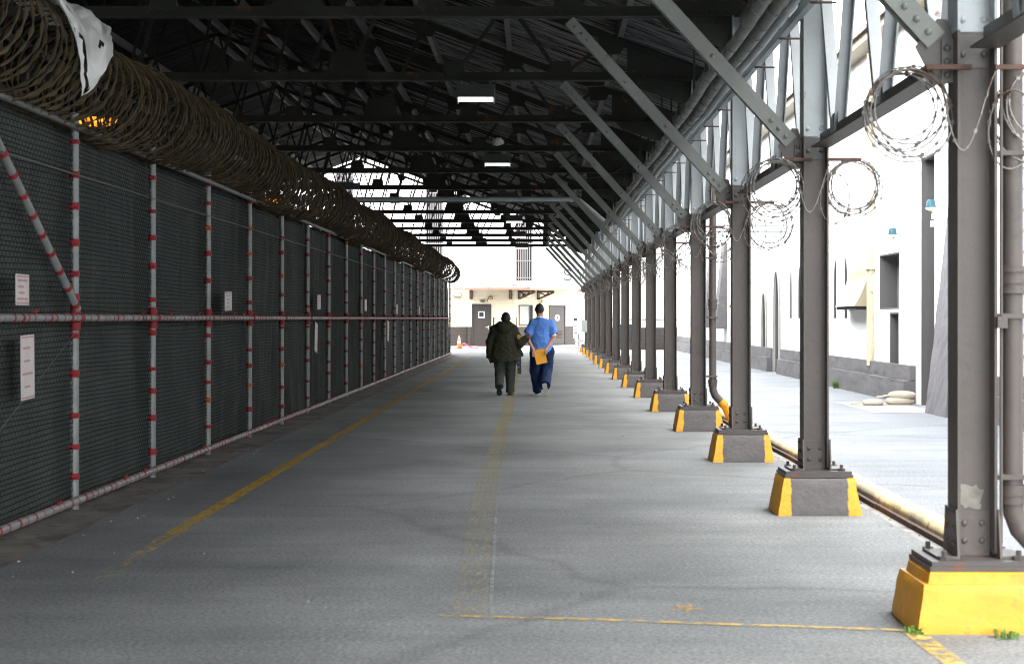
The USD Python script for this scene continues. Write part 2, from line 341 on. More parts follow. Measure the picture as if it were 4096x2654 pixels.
M['gold'] = mat('gold_thread', (0.62, 0.45, 0.05), 0.6, 20.0, 0.1)
M['tube'] = emit('lamp_tube', (0.98, 1.0, 0.92), 0.9)
M['amber_glow'] = None
M['amber_glow'] = usdkit.material(stage, '/World/Looks/amber_glow', {'g': ('geometry', {}), 'n': ('voronoi_texture', {'scale': 9.0}),
    'r': ('rgb_ramp', {'ramp': [(0.1, (1.0, 0.50, 0.06)), (0.5, (1.0, 0.26, 0.012)), (0.9, (0.6, 0.09, 0.0))]}), 'e': ('emission', {'strength': 0.2})},
    [('g.position', 'n.vector'), ('n.distance', 'r.fac'), ('r.color', 'e.color')], surface='e.emission')
M['glass'] = usdkit.material(stage, '/World/Looks/window_glass', {'t': ('transparent_bsdf', {'color': (0.9, 0.92, 0.92)}), 'gl': ('glossy_bsdf', {'color': (0.9, 0.9, 0.9), 'roughness': 0.02}), 'f': ('fresnel', {'IOR': 1.5}), 'x': ('mix_closure', {})},
    [('f.fac', 'x.fac'), ('t.BSDF', 'x.closure1'), ('gl.BSDF', 'x.closure2')], surface='x.closure')
M['lens_white'] = mat('lamp_lens', (0.75, 0.75, 0.70), 0.3, 5.0, 0.05, bump=0)
M['lens_amber'] = mat('amber_lens', (0.75, 0.28, 0.03), 0.3, 5.0, 0.1, bump=0)
M['blind'] = mat('window_blind', (0.28, 0.29, 0.27), 0.6, 3.0, 0.15, bump=0.1)
# block wall of the office: courses of painted blocks, grey below the dado line
def blockwork(name, col, mortar):
    return usdkit.material(stage, '/World/Looks/' + name, {'g': ('geometry', {}), 's': ('separate_xyz', {}), 'c': ('combine_xyz', {}),
        'bt': ('brick_texture', {'color1': col, 'color2': mix3(col, 0.93), 'mortar': mortar, 'scale': 1.0, 'mortar_size': 0.008, 'brick_width': 0.4, 'row_height': 0.2, 'mortar_smooth': 0.3}),
        'b': ('bump', {'strength': 0.4, 'distance': 0.01, 'invert': True}), 'p': ('principled_bsdf', {'roughness': 0.75, 'specular_ior_level': 0.3})},
        [('g.position', 's.vector'), ('s.x', 'c.x'), ('s.z', 'c.y'), ('c.vector', 'bt.vector'), ('bt.color', 'p.base_color'), ('bt.fac', 'b.height'), ('b.normal', 'p.normal')], surface='p.BSDF')
M['block_cream'] = blockwork('block_cream', (0.60, 0.54, 0.40), (0.50, 0.45, 0.33))
M['block_grey'] = blockwork('block_grey', (0.046, 0.039, 0.036), (0.07, 0.06, 0.055))
# pedestal paint: brown grey with yellow corner bands whose edge is uneven
M['pedestal'] = usdkit.material(stage, '/World/Looks/pedestal_paint', {'tc': ('texture_coordinate', {}), 'g': ('geometry', {}), 's': ('separate_xyz', {}), 'ab': ('math', {'math_type': 'absolute'}),
    'n': ('noise_texture', {'scale': 9.0, 'detail': 6, 'roughness': 0.7}), 'n2': ('noise_texture', {'scale': 26.0, 'detail': 4}), 'mm': ('math', {'math_type': 'multiply_add', 'value2': 0.07, 'value3': -0.035}), 'ad': ('math', {'math_type': 'add'}),
    'r': ('rgb_ramp', {'ramp': [(0.225, (0, 0, 0)), (0.232, (1, 1, 1))]}),
    'ry': ('rgb_ramp', {'ramp': [(0.3, (0.50, 0.23, 0.010)), (0.7, (0.64, 0.30, 0.012))]}), 'rg': ('rgb_ramp', {'ramp': [(0.3, (0.060, 0.053, 0.050)), (0.7, (0.085, 0.076, 0.072))]}),
    'm': ('mix_color', {}), 'b': ('bump', {'strength': 0.5, 'distance': 0.012}), 'p': ('principled_bsdf', {'roughness': 0.55, 'specular_ior_level': 0.4})},
    [('tc.object', 's.vector'), ('s.x', 'ab.value1'), ('g.position', 'n.vector'), ('g.position', 'n2.vector'), ('n.fac', 'mm.value1'), ('ab.value', 'ad.value1'), ('mm.value', 'ad.value2'), ('ad.value', 'r.fac'),
     ('n.fac', 'ry.fac'), ('n.fac', 'rg.fac'), ('r.color', 'm.fac'), ('rg.color', 'm.a'), ('ry.color', 'm.b'), ('m.result', 'p.base_color'), ('n2.fac', 'b.height'), ('b.normal', 'p.normal')], surface='p.BSDF')
M['gutter'] = mat('gutter_concrete', (0.24, 0.23, 0.21), 0.9, 2.0, 0.25, bump=0.4, second=(0.12, 0.11, 0.1), second_amt=0.6)
M['kerb'] = mat('kerb_paint', (0.52, 0.41, 0.22), 0.8, 3.0, 0.2, bump=0.5, bscale=20, second=(0.33, 0.28, 0.19), second_amt=0.8, rust=0.4, rust_col=(0.12, 0.1, 0.08), rscale=9)

# ------------------------------------------------------------------ sizes of the shed
BAY, Y0, NCOL = 4.75, 8.28, 15
CX = 2.255                                     # centre line of the columns
YC = [Y0 + BAY * k for k in range(NCOL)]
RX, SL = -8.4, 0.367                            # ridge and roof slope
LX = 2 * RX - CX                                # far column line
zr = lambda x: 5.08 + SL * (CX - x) if x > RX else 5.08 + SL * (x - LX)
FX = -3.84                                      # fence line
SHED_Y0, SHED_Y1 = -3.5, YC[-1] + 0.7  # near end out of view, set to hold back light from behind

# ------------------------------------------------------------------ ground
def sheet(x0, x1, y0, y1, z, nx=2, ny=2):
    xs, ys = np.linspace(x0, x1, nx), np.linspace(y0, y1, ny)
    X, Y = np.meshgrid(xs, ys, indexing='ij')
    v = np.stack([X, Y, np.full_like(X, z)], -1).reshape(-1, 3)
    i, j = np.meshgrid(np.arange(nx - 1), np.arange(ny - 1), indexing='ij')
    return v, np.stack([i * ny + j, (i + 1) * ny + j, (i + 1) * ny + j + 1, i * ny + j + 1], -1).reshape(-1, 4)
MB().add(*sheet(-400, 400, -200, 600, -0.004)).put('ground', M['far_ground'], kind='structure')
MB().add(*sheet(-19.3, 2.72, -20, 74.9, 0.0)).put('asphalt_floor', M['asphalt'], kind='structure')
MB().add(*sheet(3.0, 6.9, -12, 74.0, 0.0)).put('road', M['road'], kind='structure')
MB().box(-9, 2.4, 84.2, 92.5, -0.05, 0.085).put('pavement', M['pale_concrete'], kind='structure')
# gutter between asphalt and road, with its old timber edge
MB().add(*sheet(2.72, 3.0, -2, 74.0, 0.0)).put('gutter', M['gutter'], kind='structure')
t = MB()
y = 5.0
while y < 40:
    l = rng.uniform(1.2, 2.6); a = rng.uniform(-0.01, 0.01)
    t.bar((2.815 + a, y, 0.018), (2.815 - a, y + l - 0.02, 0.018), 0.035, 0.045, (0, 0, 1)); y += l
t.put('gutter_edging', M['rust'], label='dark weathered edging strip along the gutter beside the yellow kerb', cat='edging')
# concrete footing along the fence
m = MB(); v, f = sheet(FX - 0.2, FX + 0.42, 5, 69.4, 0.004, 5, 120)
v[:, 0] += np.where(v[:, 0] > FX + 0.3, 0.09 * (meshkit.fbm(np.stack([v[:, 1] * 1.3, 0 * v[:, 1], 0 * v[:, 1]], 1), 3) - 0.5), 0)
m.add(v, f).put('fence_footing', M['dirty_concrete'], kind='structure')

# kerb: rounded berm
prof = [(2.86, -0.01), (2.862, 0.05), (2.875, 0.082), (2.92, 0.096), (2.99, 0.092), (3.06, 0.075), (3.12, 0.045), (3.17, -0.01)]
ys = np.arange(7.2, 40, 0.12)
P = np.array(prof)
v = np.stack([np.broadcast_to(P[:, 0], (len(ys), len(P))), np.broadcast_to(ys[:, None], (len(ys), len(P))), np.broadcast_to(P[:, 1], (len(ys), len(P)))], -1).reshape(-1, 3)
nz = meshkit.fbm(v * np.array([4, 1.5, 4]), 4)
v[:, 2] += (nz - 0.5) * 0.045 * (v[:, 2] > 0.02); v[:, 0] += (meshkit.fbm(v * 2.0, 3, 5) - 0.5) * 0.05
i, j = np.meshgrid(np.arange(len(ys) - 1), np.arange(len(P) - 1), indexing='ij')
n = len(P)
MB().add(v, np.stack([i * n + j, (i + 1) * n + j, (i + 1) * n + j + 1, i * n + j + 1], -1).reshape(-1, 4)).put('kerb', M['kerb'], smooth=True, label='rounded kerb in worn pale yellow paint between columns and road', cat='kerb')

# painted lines
wy = worn_paint('worn_yellow_line', (0.36, 0.225, 0.035), 0.42, 0.54, 12.0, (7.0, 13.0), (2.0, 0.5, 1))
wy2 = worn_paint('faded_yellow_line', (0.245, 0.205, 0.095), 0.44, 0.66, 14.0, (4.0, 24.0), (2.0, 0.35, 1), -0.12)
wy3 = worn_paint('thin_yellow_line', (0.42, 0.29, 0.08), 0.44, 0.56, 12.0)
def strip(pts, w, z=0.004):
    p = np.array(pts, float); d = np.gradient(p, axis=0); d /= np.linalg.norm(d, axis=1, keepdims=True)
    nn = np.stack([-d[:, 1], d[:, 0]], 1)
    a, b = p + nn * w / 2, p - nn * w / 2
    v = np.vstack([np.c_[a, np.full(len(p), z)], np.c_[b, np.full(len(p), z)]]); n = len(p); k = np.arange(n - 1)
    return v, np.stack([k, n + k, n + k + 1, k + 1], 1)
MB().add(*strip([(-2.66, 8.5), (-2.69, 12.4), (-2.71, 25), (-2.76, 45), (-2.82, 66.5)], 0.12)).put('yellow_line', wy, label='long yellow line painted on the asphalt in front of the fence', cat='road marking')
MB().add(*strip([(-0.36, 8.5), (-0.49, 14.3), (-0.56, 30.8), (-0.64, 45), (-0.72, 66)], 0.2)).put('yellow_line', wy2, label='broad faded yellow line running under the two walking people', cat='road marking')
MB().add(*strip([(-0.26, 8.5), (-0.37, 14.3), (-0.47, 22)], 0.022)).put('pale_line', worn_paint('pale_line', (0.22, 0.225, 0.22), 0.44, 0.58, 10), label='thin pale guide line beside the broad faded yellow line', cat='road marking')
MB().add(*strip([(-0.53, 8.47), (0.3, 8.35), (1.1, 8.2), (1.9, 8.06)], 0.055)).put('yellow_line', wy3, label='thin faded yellow line crossing the asphalt to the nearest pedestal', cat='road marking')
MB().add(*strip([(1.885, 8.0), (1.90, 7.4), (1.93, 6.6)], 0.11)).put('yellow_line', wy3, label='short yellow line in the bottom right corner beside the yellow pedestal', cat='road marking')
MB().add(*strip([(1.1, 47.2), (1.8, 47.0)], 0.2)).put('yellow_line', wy3, label='short far yellow dash beside the distant pedestals', cat='road marking')
st = sg.Polygon([(0.8 + (0.1 if q % 2 else 0.035) * math.cos(q * math.pi / 5 + .4), 8.68 + (0.16 if q % 2 else 0.06) * math.sin(q * math.pi / 5 + .4)) for q in range(10)])
MB().prism(st, 'z', 0.003, 0.0045).put('paint_splash', worn_paint('paint_splash', (0.36, 0.24, 0.08), 0.47, 0.6, 30), label='small star shaped yellow paint splash on the asphalt', cat='road marking')

# ------------------------------------------------------------------ shed roof (boards, purlins, felt)
roof = thing('shed_roof', 'long dark gabled timber roof over the walkway', 'roof', (RX, SHED_Y0, 0))
def slope_pt(s, d):                              # s = +1 right slope, -1 left; d = distance from the ridge in plan; local coordinates
    return s * d, (zr(RX) - SL * d)
bd = MB(); shaded = MB(); half = CX - RX + 0.55
y = 0.0
LEN = SHED_Y1 - SHED_Y0
hole = set()
while y < LEN - 0.1:
    w = rng.uniform(0.13, 0.17)
    for s in (1, -1):
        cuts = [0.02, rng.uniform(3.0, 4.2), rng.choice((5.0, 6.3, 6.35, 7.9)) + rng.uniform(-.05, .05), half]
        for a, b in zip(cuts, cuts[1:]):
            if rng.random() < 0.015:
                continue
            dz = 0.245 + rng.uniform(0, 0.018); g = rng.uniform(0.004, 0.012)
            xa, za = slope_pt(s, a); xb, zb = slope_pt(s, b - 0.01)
            (bd if a > 4.8 and s > 0 else shaded).bar((xa, y + w / 2, za + dz), (xb, y + w / 2, zb + dz + rng.uniform(-.004, .004)), w - g, 0.022, (0, 0, 1))  # left slope and boards towards the ridge take the shade-darkened wood
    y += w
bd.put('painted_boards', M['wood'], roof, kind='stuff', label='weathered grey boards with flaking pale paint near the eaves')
shaded.put('shade_tinted_boards', M['shade_tinted_wood'], roof, kind='stuff', label='boards towards the ridge with roof shade put into their dark colour')
for s in (1, -1):
    xa, za = slope_pt(s, -0.03 if s > 0 else 0.03); xb, zb = slope_pt(s, half + 0.08)
    MB().bar((xa, LEN / 2, za + 0.31), (xb, LEN / 2, zb + 0.31), LEN + 0.1, 0.03, (0, 0, 1)).put('roofing', M['dark_roof'], roof)
for s in (1, -1):
    for d in (9.55, 7.9, 6.4, 4.95, 3.45, 1.95, 0.25):
        x, z = slope_pt(s, d)
        m = MB()
        for k in range(-1, NCOL):
            a = 0.02 if k < 0 else YC[k] - SHED_Y0; b = YC[k + 1] - SHED_Y0 if k + 1 < NCOL else LEN
            m.box(x - 0.04, x + 0.04, a + 0.003, b - 0.003, z + 0.055, z + 0.232)
        m.put('purlin', M['purlin'], roof)
x, z = slope_pt(1, half); MB().box(x + 0.03, x + 0.06, 0, LEN, z + 0.12, z + 0.3).put('fascia_board', M['purlin'], roof)

# side wall of the dark shed, and an added light-blocking end wall
MB().box(LX - 0.35, LX - 0.15, SHED_Y0, SHED_Y1, 0, 5.0).put('shed_side_wall', M['shed_wall'], label='dark wall closing the far side of the shed', cat='wall')

MB().box(LX - 0.15, FX - 0.4, SHED_Y0 - 0.3, SHED_Y0 - 0.02, 0, 7.0).put('added_light_block_wall', M['shed_wall'], label='added unseen dark wall holding back light behind the fence', cat='wall')  # added out of view to keep rear light off the left side
# ------------------------------------------------------------------ roof truss with its knee braces
def rects(mb, pts, axis, a, b):
    mb.prism(sg.Polygon(pts), axis, a, b)

def riv_line(mb, p, q, n, ynorm=-1, r=0.017):
    for k in range(n):
        c = np.asarray(p) + (np.asarray(q) - np.asarray(p)) * (k / max(1, n - 1))
        mb.dome(c, (0, ynorm, 0), r, 0.014, 6)

def make_truss(loc, label, mirror_nodes=True):
    t = thing('roof_truss', label, 'roof truss', loc, 0, 'riveted roof trusses across the shed')
    X = lambda x: x - CX
    zt = 4.95
    tie = MB()
    for s in (-1, 1):
        tie.box(X(LX) - 0.1, 0.07, s * 0.006 if s > 0 else -0.018, 0.018 if s > 0 else -0.006, zt, zt + 0.11)
        tie.box(X(LX) - 0.1, 0.07, 0.006 if s > 0 else -0.085, 0.085 if s > 0 else -0.006, zt - 0.012, zt - 0.0005)
    tie.put('tie_beam', M['truss'], t)
    bottom = [0.32, -1.2, -2.7, -4.2, -5.7, -7.2]
    top = [1.02, -0.44, -1.95, -3.45, -4.95, -6.45]
    for side in (1, -1):
        mx = (lambda x: X(x)) if side > 0 else (lambda x: X(2 * RX - x))
        r = MB()
        for s in (-1, 1):
            r.bar((mx(CX + 0.45), s * 0.013, zr(CX) - SL * 0.45), (mx(RX), s * 0.013, zr(RX)), 0.012, 0.1, (0, 0, 1))
            r.bar((mx(CX + 0.45), s * 0.05, zr(CX) - SL * 0.45 + 0.05), (mx(RX), s * 0.05, zr(RX) + 0.05), 0.085, 0.011, (0, 0, 1))
        r.put('rafter', M['truss'], t)
        for i, b in enumerate(bottom):
            for tp in ([top[i]] + ([top[i + 1]] if i in (0, 2) else [RX + 0.05] if i == 5 else [])):
                w = MB()
                p, q = (mx(b), 0.016, zt + 0.05), (mx(tp), 0.016, zr(tp))
                w.bar(p, q, 0.055, 0.01, (0, 1, 0)); w.bar(p, q, 0.01, 0.05, (0, 1, 0), 0.024, 0.026)
                w.put('web_member', M['truss'], t)
            g = MB(); big = 0.3 if i == 2 else 0.17
            rects(g, [(mx(b) - big, zt + 0.02), (mx(b) + big, zt + 0.02), (mx(b) + big * 0.75, zt + 0.1 + big), (mx(b) - big * 0.75, zt + 0.1 + big)], 'y', -0.005, 0.005)
            g.put('gusset_plate', M['truss'], t)
            tp = top[i]; g = MB()
            rects(g, [(mx(tp) - 0.2, zr(tp) + side * SL * 0.2 - 0.02), (mx(tp) + 0.2, zr(tp) - side * SL * 0.2 - 0.02), (mx(tp) + 0.13, zr(tp) - 0.22), (mx(tp) - 0.13, zr(tp) - 0.22)], 'y', -0.0045, 0.0045)
            g.put('gusset_plate', M['truss'], t)
        g = MB()                                 # heel plate at the column head, above and below the tie
        e = side
        rects(g, [(mx(2.2), zt + 0.0), (mx(1.25), zt + 0.0), (mx(1.25), zr(1.25) - 0.03), (mx(2.2), zr(2.2) + 0.0)], 'y', -0.0052, 0.0052)
        rects(g, [(mx(2.16), zt - 0.014), (mx(1.32), zt - 0.014), (mx(1.42), zt - 0.12), (mx(2.0), zt - 0.33), (mx(2.16), zt - 0.33)], 'y', -0.0052, 0.0052)
        g.put('heel_plate', M['truss'], t)
        k = MB()
        p, q = (mx(2.06), -0.02, 3.02), (mx(0.34), -0.02, 4.90)
        k.bar(p, q, 0.115, 0.012, (0, 1, 0)); k.bar(p, q, 0.012, 0.075, (0, 1, 0), -0.0575 * e, 0.035)
        k.bar(p, q, 0.115, 0.012, (0, 1, 0), 0, 0.075)
        kb = k.put('knee_brace', M['brace'], t)
        d = np.array([q[0] - p[0], 0, q[2] - p[2]]); L = np.linalg.norm(d); d /= L
        for s_ in (0.06, 0.15, 0.24, 0.95, 1.62, L - 0.3, L - 0.2, L - 0.1):
            MB().dome(np.array(p) + d * s_ + [0, -0.006, 0], (0, -1, 0), 0.021, 0.017, 8).put('rivet', M['brace'], kb, smooth=True)
        rv = MB()
        for b in bottom[:4]:
            riv_line(rv, (mx(b) - 0.12, -0.018, zt + 0.055), (mx(b) + 0.12, -0.018, zt + 0.055), 4)
        riv_line(rv, (mx(2.1), -0.018, zt + 0.055), (mx(1.35), -0.018, zt + 0.055), 9)
        riv_line(rv, (mx(2.08), -0.0052, zt - 0.07), (mx(1.5), -0.0052, zt - 0.07), 7)
        for x in (-0.5, -2.0, -3.4, -5.0):
            riv_line(rv, (mx(x), -0.018, zt + 0.055), (mx(x) + 0.01, -0.018, zt + 0.055), 1)
        for x in np.arange(1.3, 2.1, 0.13):
            riv_line(rv, (mx(x), -0.02, zr(x) - 0.0), (mx(x), -0.02, zr(x)), 1)
        rv.put('rivets', M['truss'], t, kind='stuff')
    return t

truss0 = make_truss((CX, YC[0], 0), 'dark riveted roof truss with grey knee brace on the column nearest to the camera')
for k in range(1, NCOL):
    dup(truss0, f'dark riveted roof truss with grey knee brace on the column {nth(k)}', (CX, YC[k], 0))

# ------------------------------------------------------------------ columns
def make_column(loc, label):
    t = thing('steel_column', label, 'column', loc, 0, 'riveted steel columns along the walkway')
    zs, zt = 3.06, 4.94
    for a, b, n, mt in ((0.375, zs, 'lower', M['brown']), (zs + 0.002, zt, 'upper', M['grey'])):
        MB().box(-0.088, 0.088, -0.006, 0.006, a, b).put(n + '_web', mt, t)
        for s in (-1, 1):
            MB().box(s * 0.088 if s > 0 else -0.102, 0.102 if s > 0 else -0.088, -0.1, 0.1, a, b).put(n + '_flange', mt, t)
    for s in (-1, 1):                              # flared base plates riveted on the flanges
        m = MB(); m.prism(sg.Polygon([(-0.15, 0.352), (0.15, 0.352), (0.11, 0.6), (-0.11, 0.6)]), 'x', 0.1025 if s > 0 else -0.1145, 0.1145 if s > 0 else -0.1025)
        m.prism(sg.Polygon([(-0.15, 0.352), (0.15, 0.352), (0.15, 0.366), (-0.15, 0.366)]), 'x', 0.1148 if s > 0 else -0.22, 0.22 if s > 0 else -0.1148)
        m.put('base_angle', M['brown'], t)
    MB().box(-0.086, 0.086, -0.018, -0.0065, 0.352, 0.585).put('web_cleat', M['brown'], t)
    for x in (-0.045, 0.045):
        for z in (0.43, 0.52):
            MB().dome((x, -0.018, z), (0, -1, 0), 0.018, 0.014, 8).put('rivet', M['brown'], t, smooth=True)
    for z in (0.42, 0.5, 0.57):
        for y in (-0.06, 0.05):
            MB().dome((-0.1145, y, z), (-1, 0, 0), 0.017, 0.014, 8).put('rivet', M['brown'], t, smooth=True)
    MB().box(-0.275, 0.275, -0.235, 0.235, 0.302, 0.325).put('base_plate', M['base_steel'], t)
    MB().box(-0.265, 0.265, -0.225, 0.225, 0.3255, 0.351).put('base_plate', M['base_steel'], t)
    for x in (-0.19, 0.19):
        for y in (-0.17, 0.17):
            m = MB(); m.tube([(x, y, 0.351), (x, y, 0.372)], 0.03, 6); m.tube([(x, y, 0.372), (x, y, 0.40)], 0.014, 6)
            m.put('anchor_bolt', M['base_steel'], t)
    # knee joint
    m = MB(); m.prism(sg.Polygon([(-0.104, 2.80), (-0.104, 3.02), (-0.135, 3.13), (-0.185, 3.135), (-0.30, 2.99), (-0.20, 2.80)]), 'y', -0.013, -0.001)
    m.put('gusset_plate', M['strut'], t)
    MB().box(-0.165, -0.1045, -0.026, -0.0135, 2.8, 3.03).put('joint_angle', M['strut'], t)
    for z in (2.84, 2.91, 2.98):
        MB().dome((-0.138, -0.026, z), (0, -1, 0), 0.02, 0.016, 8).put('rivet', M['strut'], t, smooth=True)
    MB().box(-0.087, 0.087, -0.016, -0.0065, 2.88, 3.05).put('splice_plate', M['strut'], t)
    MB().box(-0.087, 0.087, -0.014, -0.0065, 3.066, 3.2).put('splice_plate', M['grey'], t)
    for x in (-0.055, 0.055):
        MB().dome((x, -0.014, 3.13), (0, -1, 0), 0.02, 0.016, 8).put('rivet', M['grey'], t, smooth=True)
        MB().dome((x, -0.016, 2.95), (0, -1, 0), 0.02, 0.016, 8).put('rivet', M['strut'], t, smooth=True)
    MB().box(-0.27, -0.035, -0.128, -0.102, 2.855, 2.88).put('wire_bracket', M['rust'], t)
    MB().box(0.085, 0.36, -0.128, -0.102, 2.855, 2.88).put('wire_bracket', M['rust'], t)
    return t
def col_label(k): return f'brown and grey riveted steel column {nth(k)}'
col0 = make_column((CX, YC[0], 0), 'brown and grey riveted steel column nearest to the camera, on the all yellow pedestal')
for k in range(1, NCOL):
    dup(col0, col_label(k), (CX, YC[k], 0))
# bare patch where the paint peeled from the nearest column
m = MB(); a = np.linspace(0, 2 * np.pi, 24, endpoint=False)
pg = sg.Polygon([(CX + 0.0 - 0.012 + 0.06 * math.copysign(abs(math.cos(q)) ** .6, math.cos(q)) + 0.012 * math.sin(5 * q), 0.655 + 0.062 * math.copysign(abs(math.sin(q)) ** .6, math.sin(q)) + 0.01 * math.sin(7 * q)) for q in a])
m.prism(pg, 'y', YC[0] - 0.0085, YC[0] - 0.0062)
m.put('peeled_patch', mat('peeled_patch', (0.15, 0.14, 0.12), 0.8, 14, 0.3, rust=0.35, rscale=14), label='pale patch of peeled paint above the foot of the nearest column', cat='peeled paint')

def frustum(bx, by, tx, ty, z0, z1, n=6, amp=0.012, seed=0):
    """subdivided tapered block with a slightly uneven skin"""
    b = trimesh.creation.box((2, 2, 2))
    b = b.subdivide().subdivide().subdivide()
    v = np.array(b.vertices); u = (v[:, 2] + 1) / 2
    w = np.stack([v[:, 0] * (bx + (tx - bx) * u), v[:, 1] * (by + (ty - by) * u), z0 + (z1 - z0) * u], 1)
    nn = meshkit.fbm(w * 9 + seed * 3.1, 3, seed) - 0.5
    c = w - np.array([0, 0, (z0 + z1) / 2]); c /= np.linalg.norm(c, axis=1, keepdims=True)
    # round the edges a little
    e = np.sort(np.abs(v), axis=1)
    w = w - c * (np.maximum(0, e[:, 1:2] - 0.9) * 0.12) + c * nn[:, None] * amp * 2
    return w, b.faces
def make_pedestal(loc, label):
    t = thing('concrete_pedestal', label, 'pedestal', loc, 0, 'concrete pedestals under the columns')
    MB().add(*frustum(0.35, 0.29, 0.292, 0.245, -0.03, 0.302, amp=0.008)).put('block', M['pedestal'], t, smooth=35)
    return t
t = thing('concrete_pedestal', 'big stepped concrete pedestal painted all yellow, nearest to the camera', 'pedestal', (CX, YC[0], 0), 0)
MB().add(*frustum(0.37, 0.32, 0.325, 0.28, -0.03, 0.245, amp=0.011, seed=4)).put('block', M['yellow'], t, smooth=35)
MB().add(*frustum(0.30, 0.255, 0.285, 0.245, 0.23, 0.302, amp=0.005, seed=5)).put('cap_step', M['yellow'], t, smooth=35)
ped = make_pedestal((CX, YC[1], 0), 'brown grey concrete pedestal with yellow corners under the second column from the camera')
for k in range(2, NCOL):
    dup(ped, f'brown grey concrete pedestal with yellow corners under the column {nth(k)}', (CX, YC[k], 0), 180.0 * (k % 2))

# ------------------------------------------------------------------ lattice girder between the columns
def make_girder(loc, label):
    t = thing('lattice_girder', label, 'lattice girder', loc, 0, 'lattice girders between the columns')
    a, b = 0.105, BAY - 0.105
    MB().box(-0.075, 0.075, a, b, 2.965, 2.977).put('bottom_flange', M['strut'], t)
    MB().box(-0.007, 0.007, a, b, 2.9775, 3.075).put('bottom_stem', M['strut'], t)
    MB().box(-0.06, 0.06, a, b, 4.80, 4.93).put('top_beam', M['grey'], t)
    for i in range(3):
        yc = BAY * (2 * i + 1) / 6
        for s in (-1, 1):
            w = MB(); p, q = (0.012, yc + s * 0.03, 3.0), (0.012, yc + s * (BAY / 6 - 0.04), 4.80)
            w.bar(p, q, 0.085, 0.012, (0, 1, 0)); w.bar(p, q, 0.011, 0.05, (0, 1, 0), 0.037 * s, 0.03 * s)
            w.put('lattice_bar', M['grey'], t)
        g = MB(); g.prism(sg.Polygon([(yc - 0.14, 3.0), (yc + 0.14, 3.0), (yc + 0.1, 3.16), (yc - 0.1, 3.16)]), 'x', -0.014, -0.0075); g.put('gusset_plate', M['strut'], t)
        MB().box(-0.2, 0.0, yc - 0.018, yc + 0.018, 4.0, 4.012).put('rail_bracket', M['rust'], t)
    m = MB(); m.box(-0.205, -0.195, 0, BAY, 4.013, 4.08); m.box(-0.194, -0.15, 0, BAY, 4.013, 4.022); m.put('side_rail', M['pipe_grey'], t)
    return t
g0 = make_girder((CX + 0.035, YC[0], 0), 'grey zigzag lattice girder between the nearest and second columns')
for k in range(1, NCOL - 1):
    dup(g0, f'grey zigzag lattice girder between the {ORD[k]} and {ORD[k + 1]} columns', (CX + 0.035, YC[k], 0))
dup(g0, 'dark strut of the lattice girder running off the top right corner from the nearest column', (CX + 0.035, YC[0] - BAY, 0))

# ------------------------------------------------------------------ pipes along the eaves
def long_pipe(x, z, r, m_, label, y1=YC[7] + 0.3, step=0.5, wrap=True):
    t = thing('service_pipe', label, 'pipe', (x, SHED_Y0, z))
    L = y1 - SHED_Y0
    ys = np.arange(0, L, 0.1)
    wob = np.array([(0.006 * math.sin(0.7 * q + x * 9), q, 0.012 * math.sin(q * 2 * math.pi / BAY)) for q in ys])
    rr = r * (1 + (0.035 * np.array([rng.uniform(-1, 1) for _ in ys]) if wrap else 0))
    MB().tube(wob, rr, 14).put('pipe', m_, t, smooth=40)
    y = 0.3
    while y < L - 0.2:
        MB().tube([(0.006 * math.sin(0.7 * y + x * 9), y, 0.012 * math.sin(y * 2 * math.pi / BAY)), (0.006 * math.sin(0.7 * y + x * 9), y + (0.03 if wrap else 0.09), 0.012 * math.sin(y * 2 * math.pi / BAY))], r * 1.12, 14).put('collar', m_, t, smooth=40)
        y += step * rng.uniform(0.8, 1.25) if wrap else BAY / 3
    for k in range(8):
        y = YC[k] - SHED_Y0 + 0.25
        if y < L:
            MB().box(-0.012, 0.012, y - 0.015, y + 0.015, r * 0.9, 4.94 - z).put('hanger', M['truss'], t)
long_pipe(1.76, 4.06, 0.052, M['pipe_wrap'], 'left one of the three lagged pipes running along the eaves')
long_pipe(1.895, 4.06, 0.06, M['pipe_wrap'], 'thick middle one of the three lagged pipes running along the eaves')
long_pipe(2.0, 4.05, 0.042, M['pipe_grey'], 'smooth grey pipe nearest the columns of the three along the eaves', step=1.0, wrap=False)
m = thing('cross_pipe', 'pale grey pipe crossing under the roof ties and bending down to the eaves pipes', 'pipe', (1.0, YC[7] - 0.35, 4.66))
MB().tube([(-12, 0, 0), (-0.05, 0, 0), (0.05, 0, -0.02), (0.12, 0, -0.08), (0.72, 0, -0.6)], 0.062, 12).put('pipe', M['pipe_grey'], m, smooth=40)
for x in (-9.0, -6.2, -4.6, -3.0, -1.4, -0.2):
    MB().tube([(x, 0, 0), (x + 0.08, 0, 0)], 0.074, 12).put('coupling', M['pipe_grey'], m, smooth=40)

# ------------------------------------------------------------------ lamps under the roof
def make_tube_lamp(loc, label):
    t = thing('tube_lamp', label, 'lamp', loc, 0, 'tube lamps under the roof ties')
    m = MB(); m.prism(sg.Polygon([(-0.09, 0), (0.09, 0), (0.16, -0.19), (-0.16, -0.19)]), 'x', -0.27, 0.27)
    m.put('housing', M['lamp_grey'], t)
    for x in (-0.2, 0.2): MB().box(x - 0.015, x + 0.015, -0.015, 0.015, 0.0, 0.06).put('hanger', M['lamp_grey'], t)
    for y in (-0.1, 0.1): MB().tube([(-0.245, y, -0.212), (0.245, y, -0.212)], 0.013, 10).put('lamp_tube', M['tube'], t)
    for x in (-0.262, 0.247): MB().box(x, x + 0.015, -0.14, 0.14, -0.25, -0.191).put('end_cap', M['light_box'], t)
    return t
lz = 4.90
l0 = make_tube_lamp((-0.89, YC[3], lz - 0.02), 'lit tube lamp hanging nearest, under the fourth roof truss')
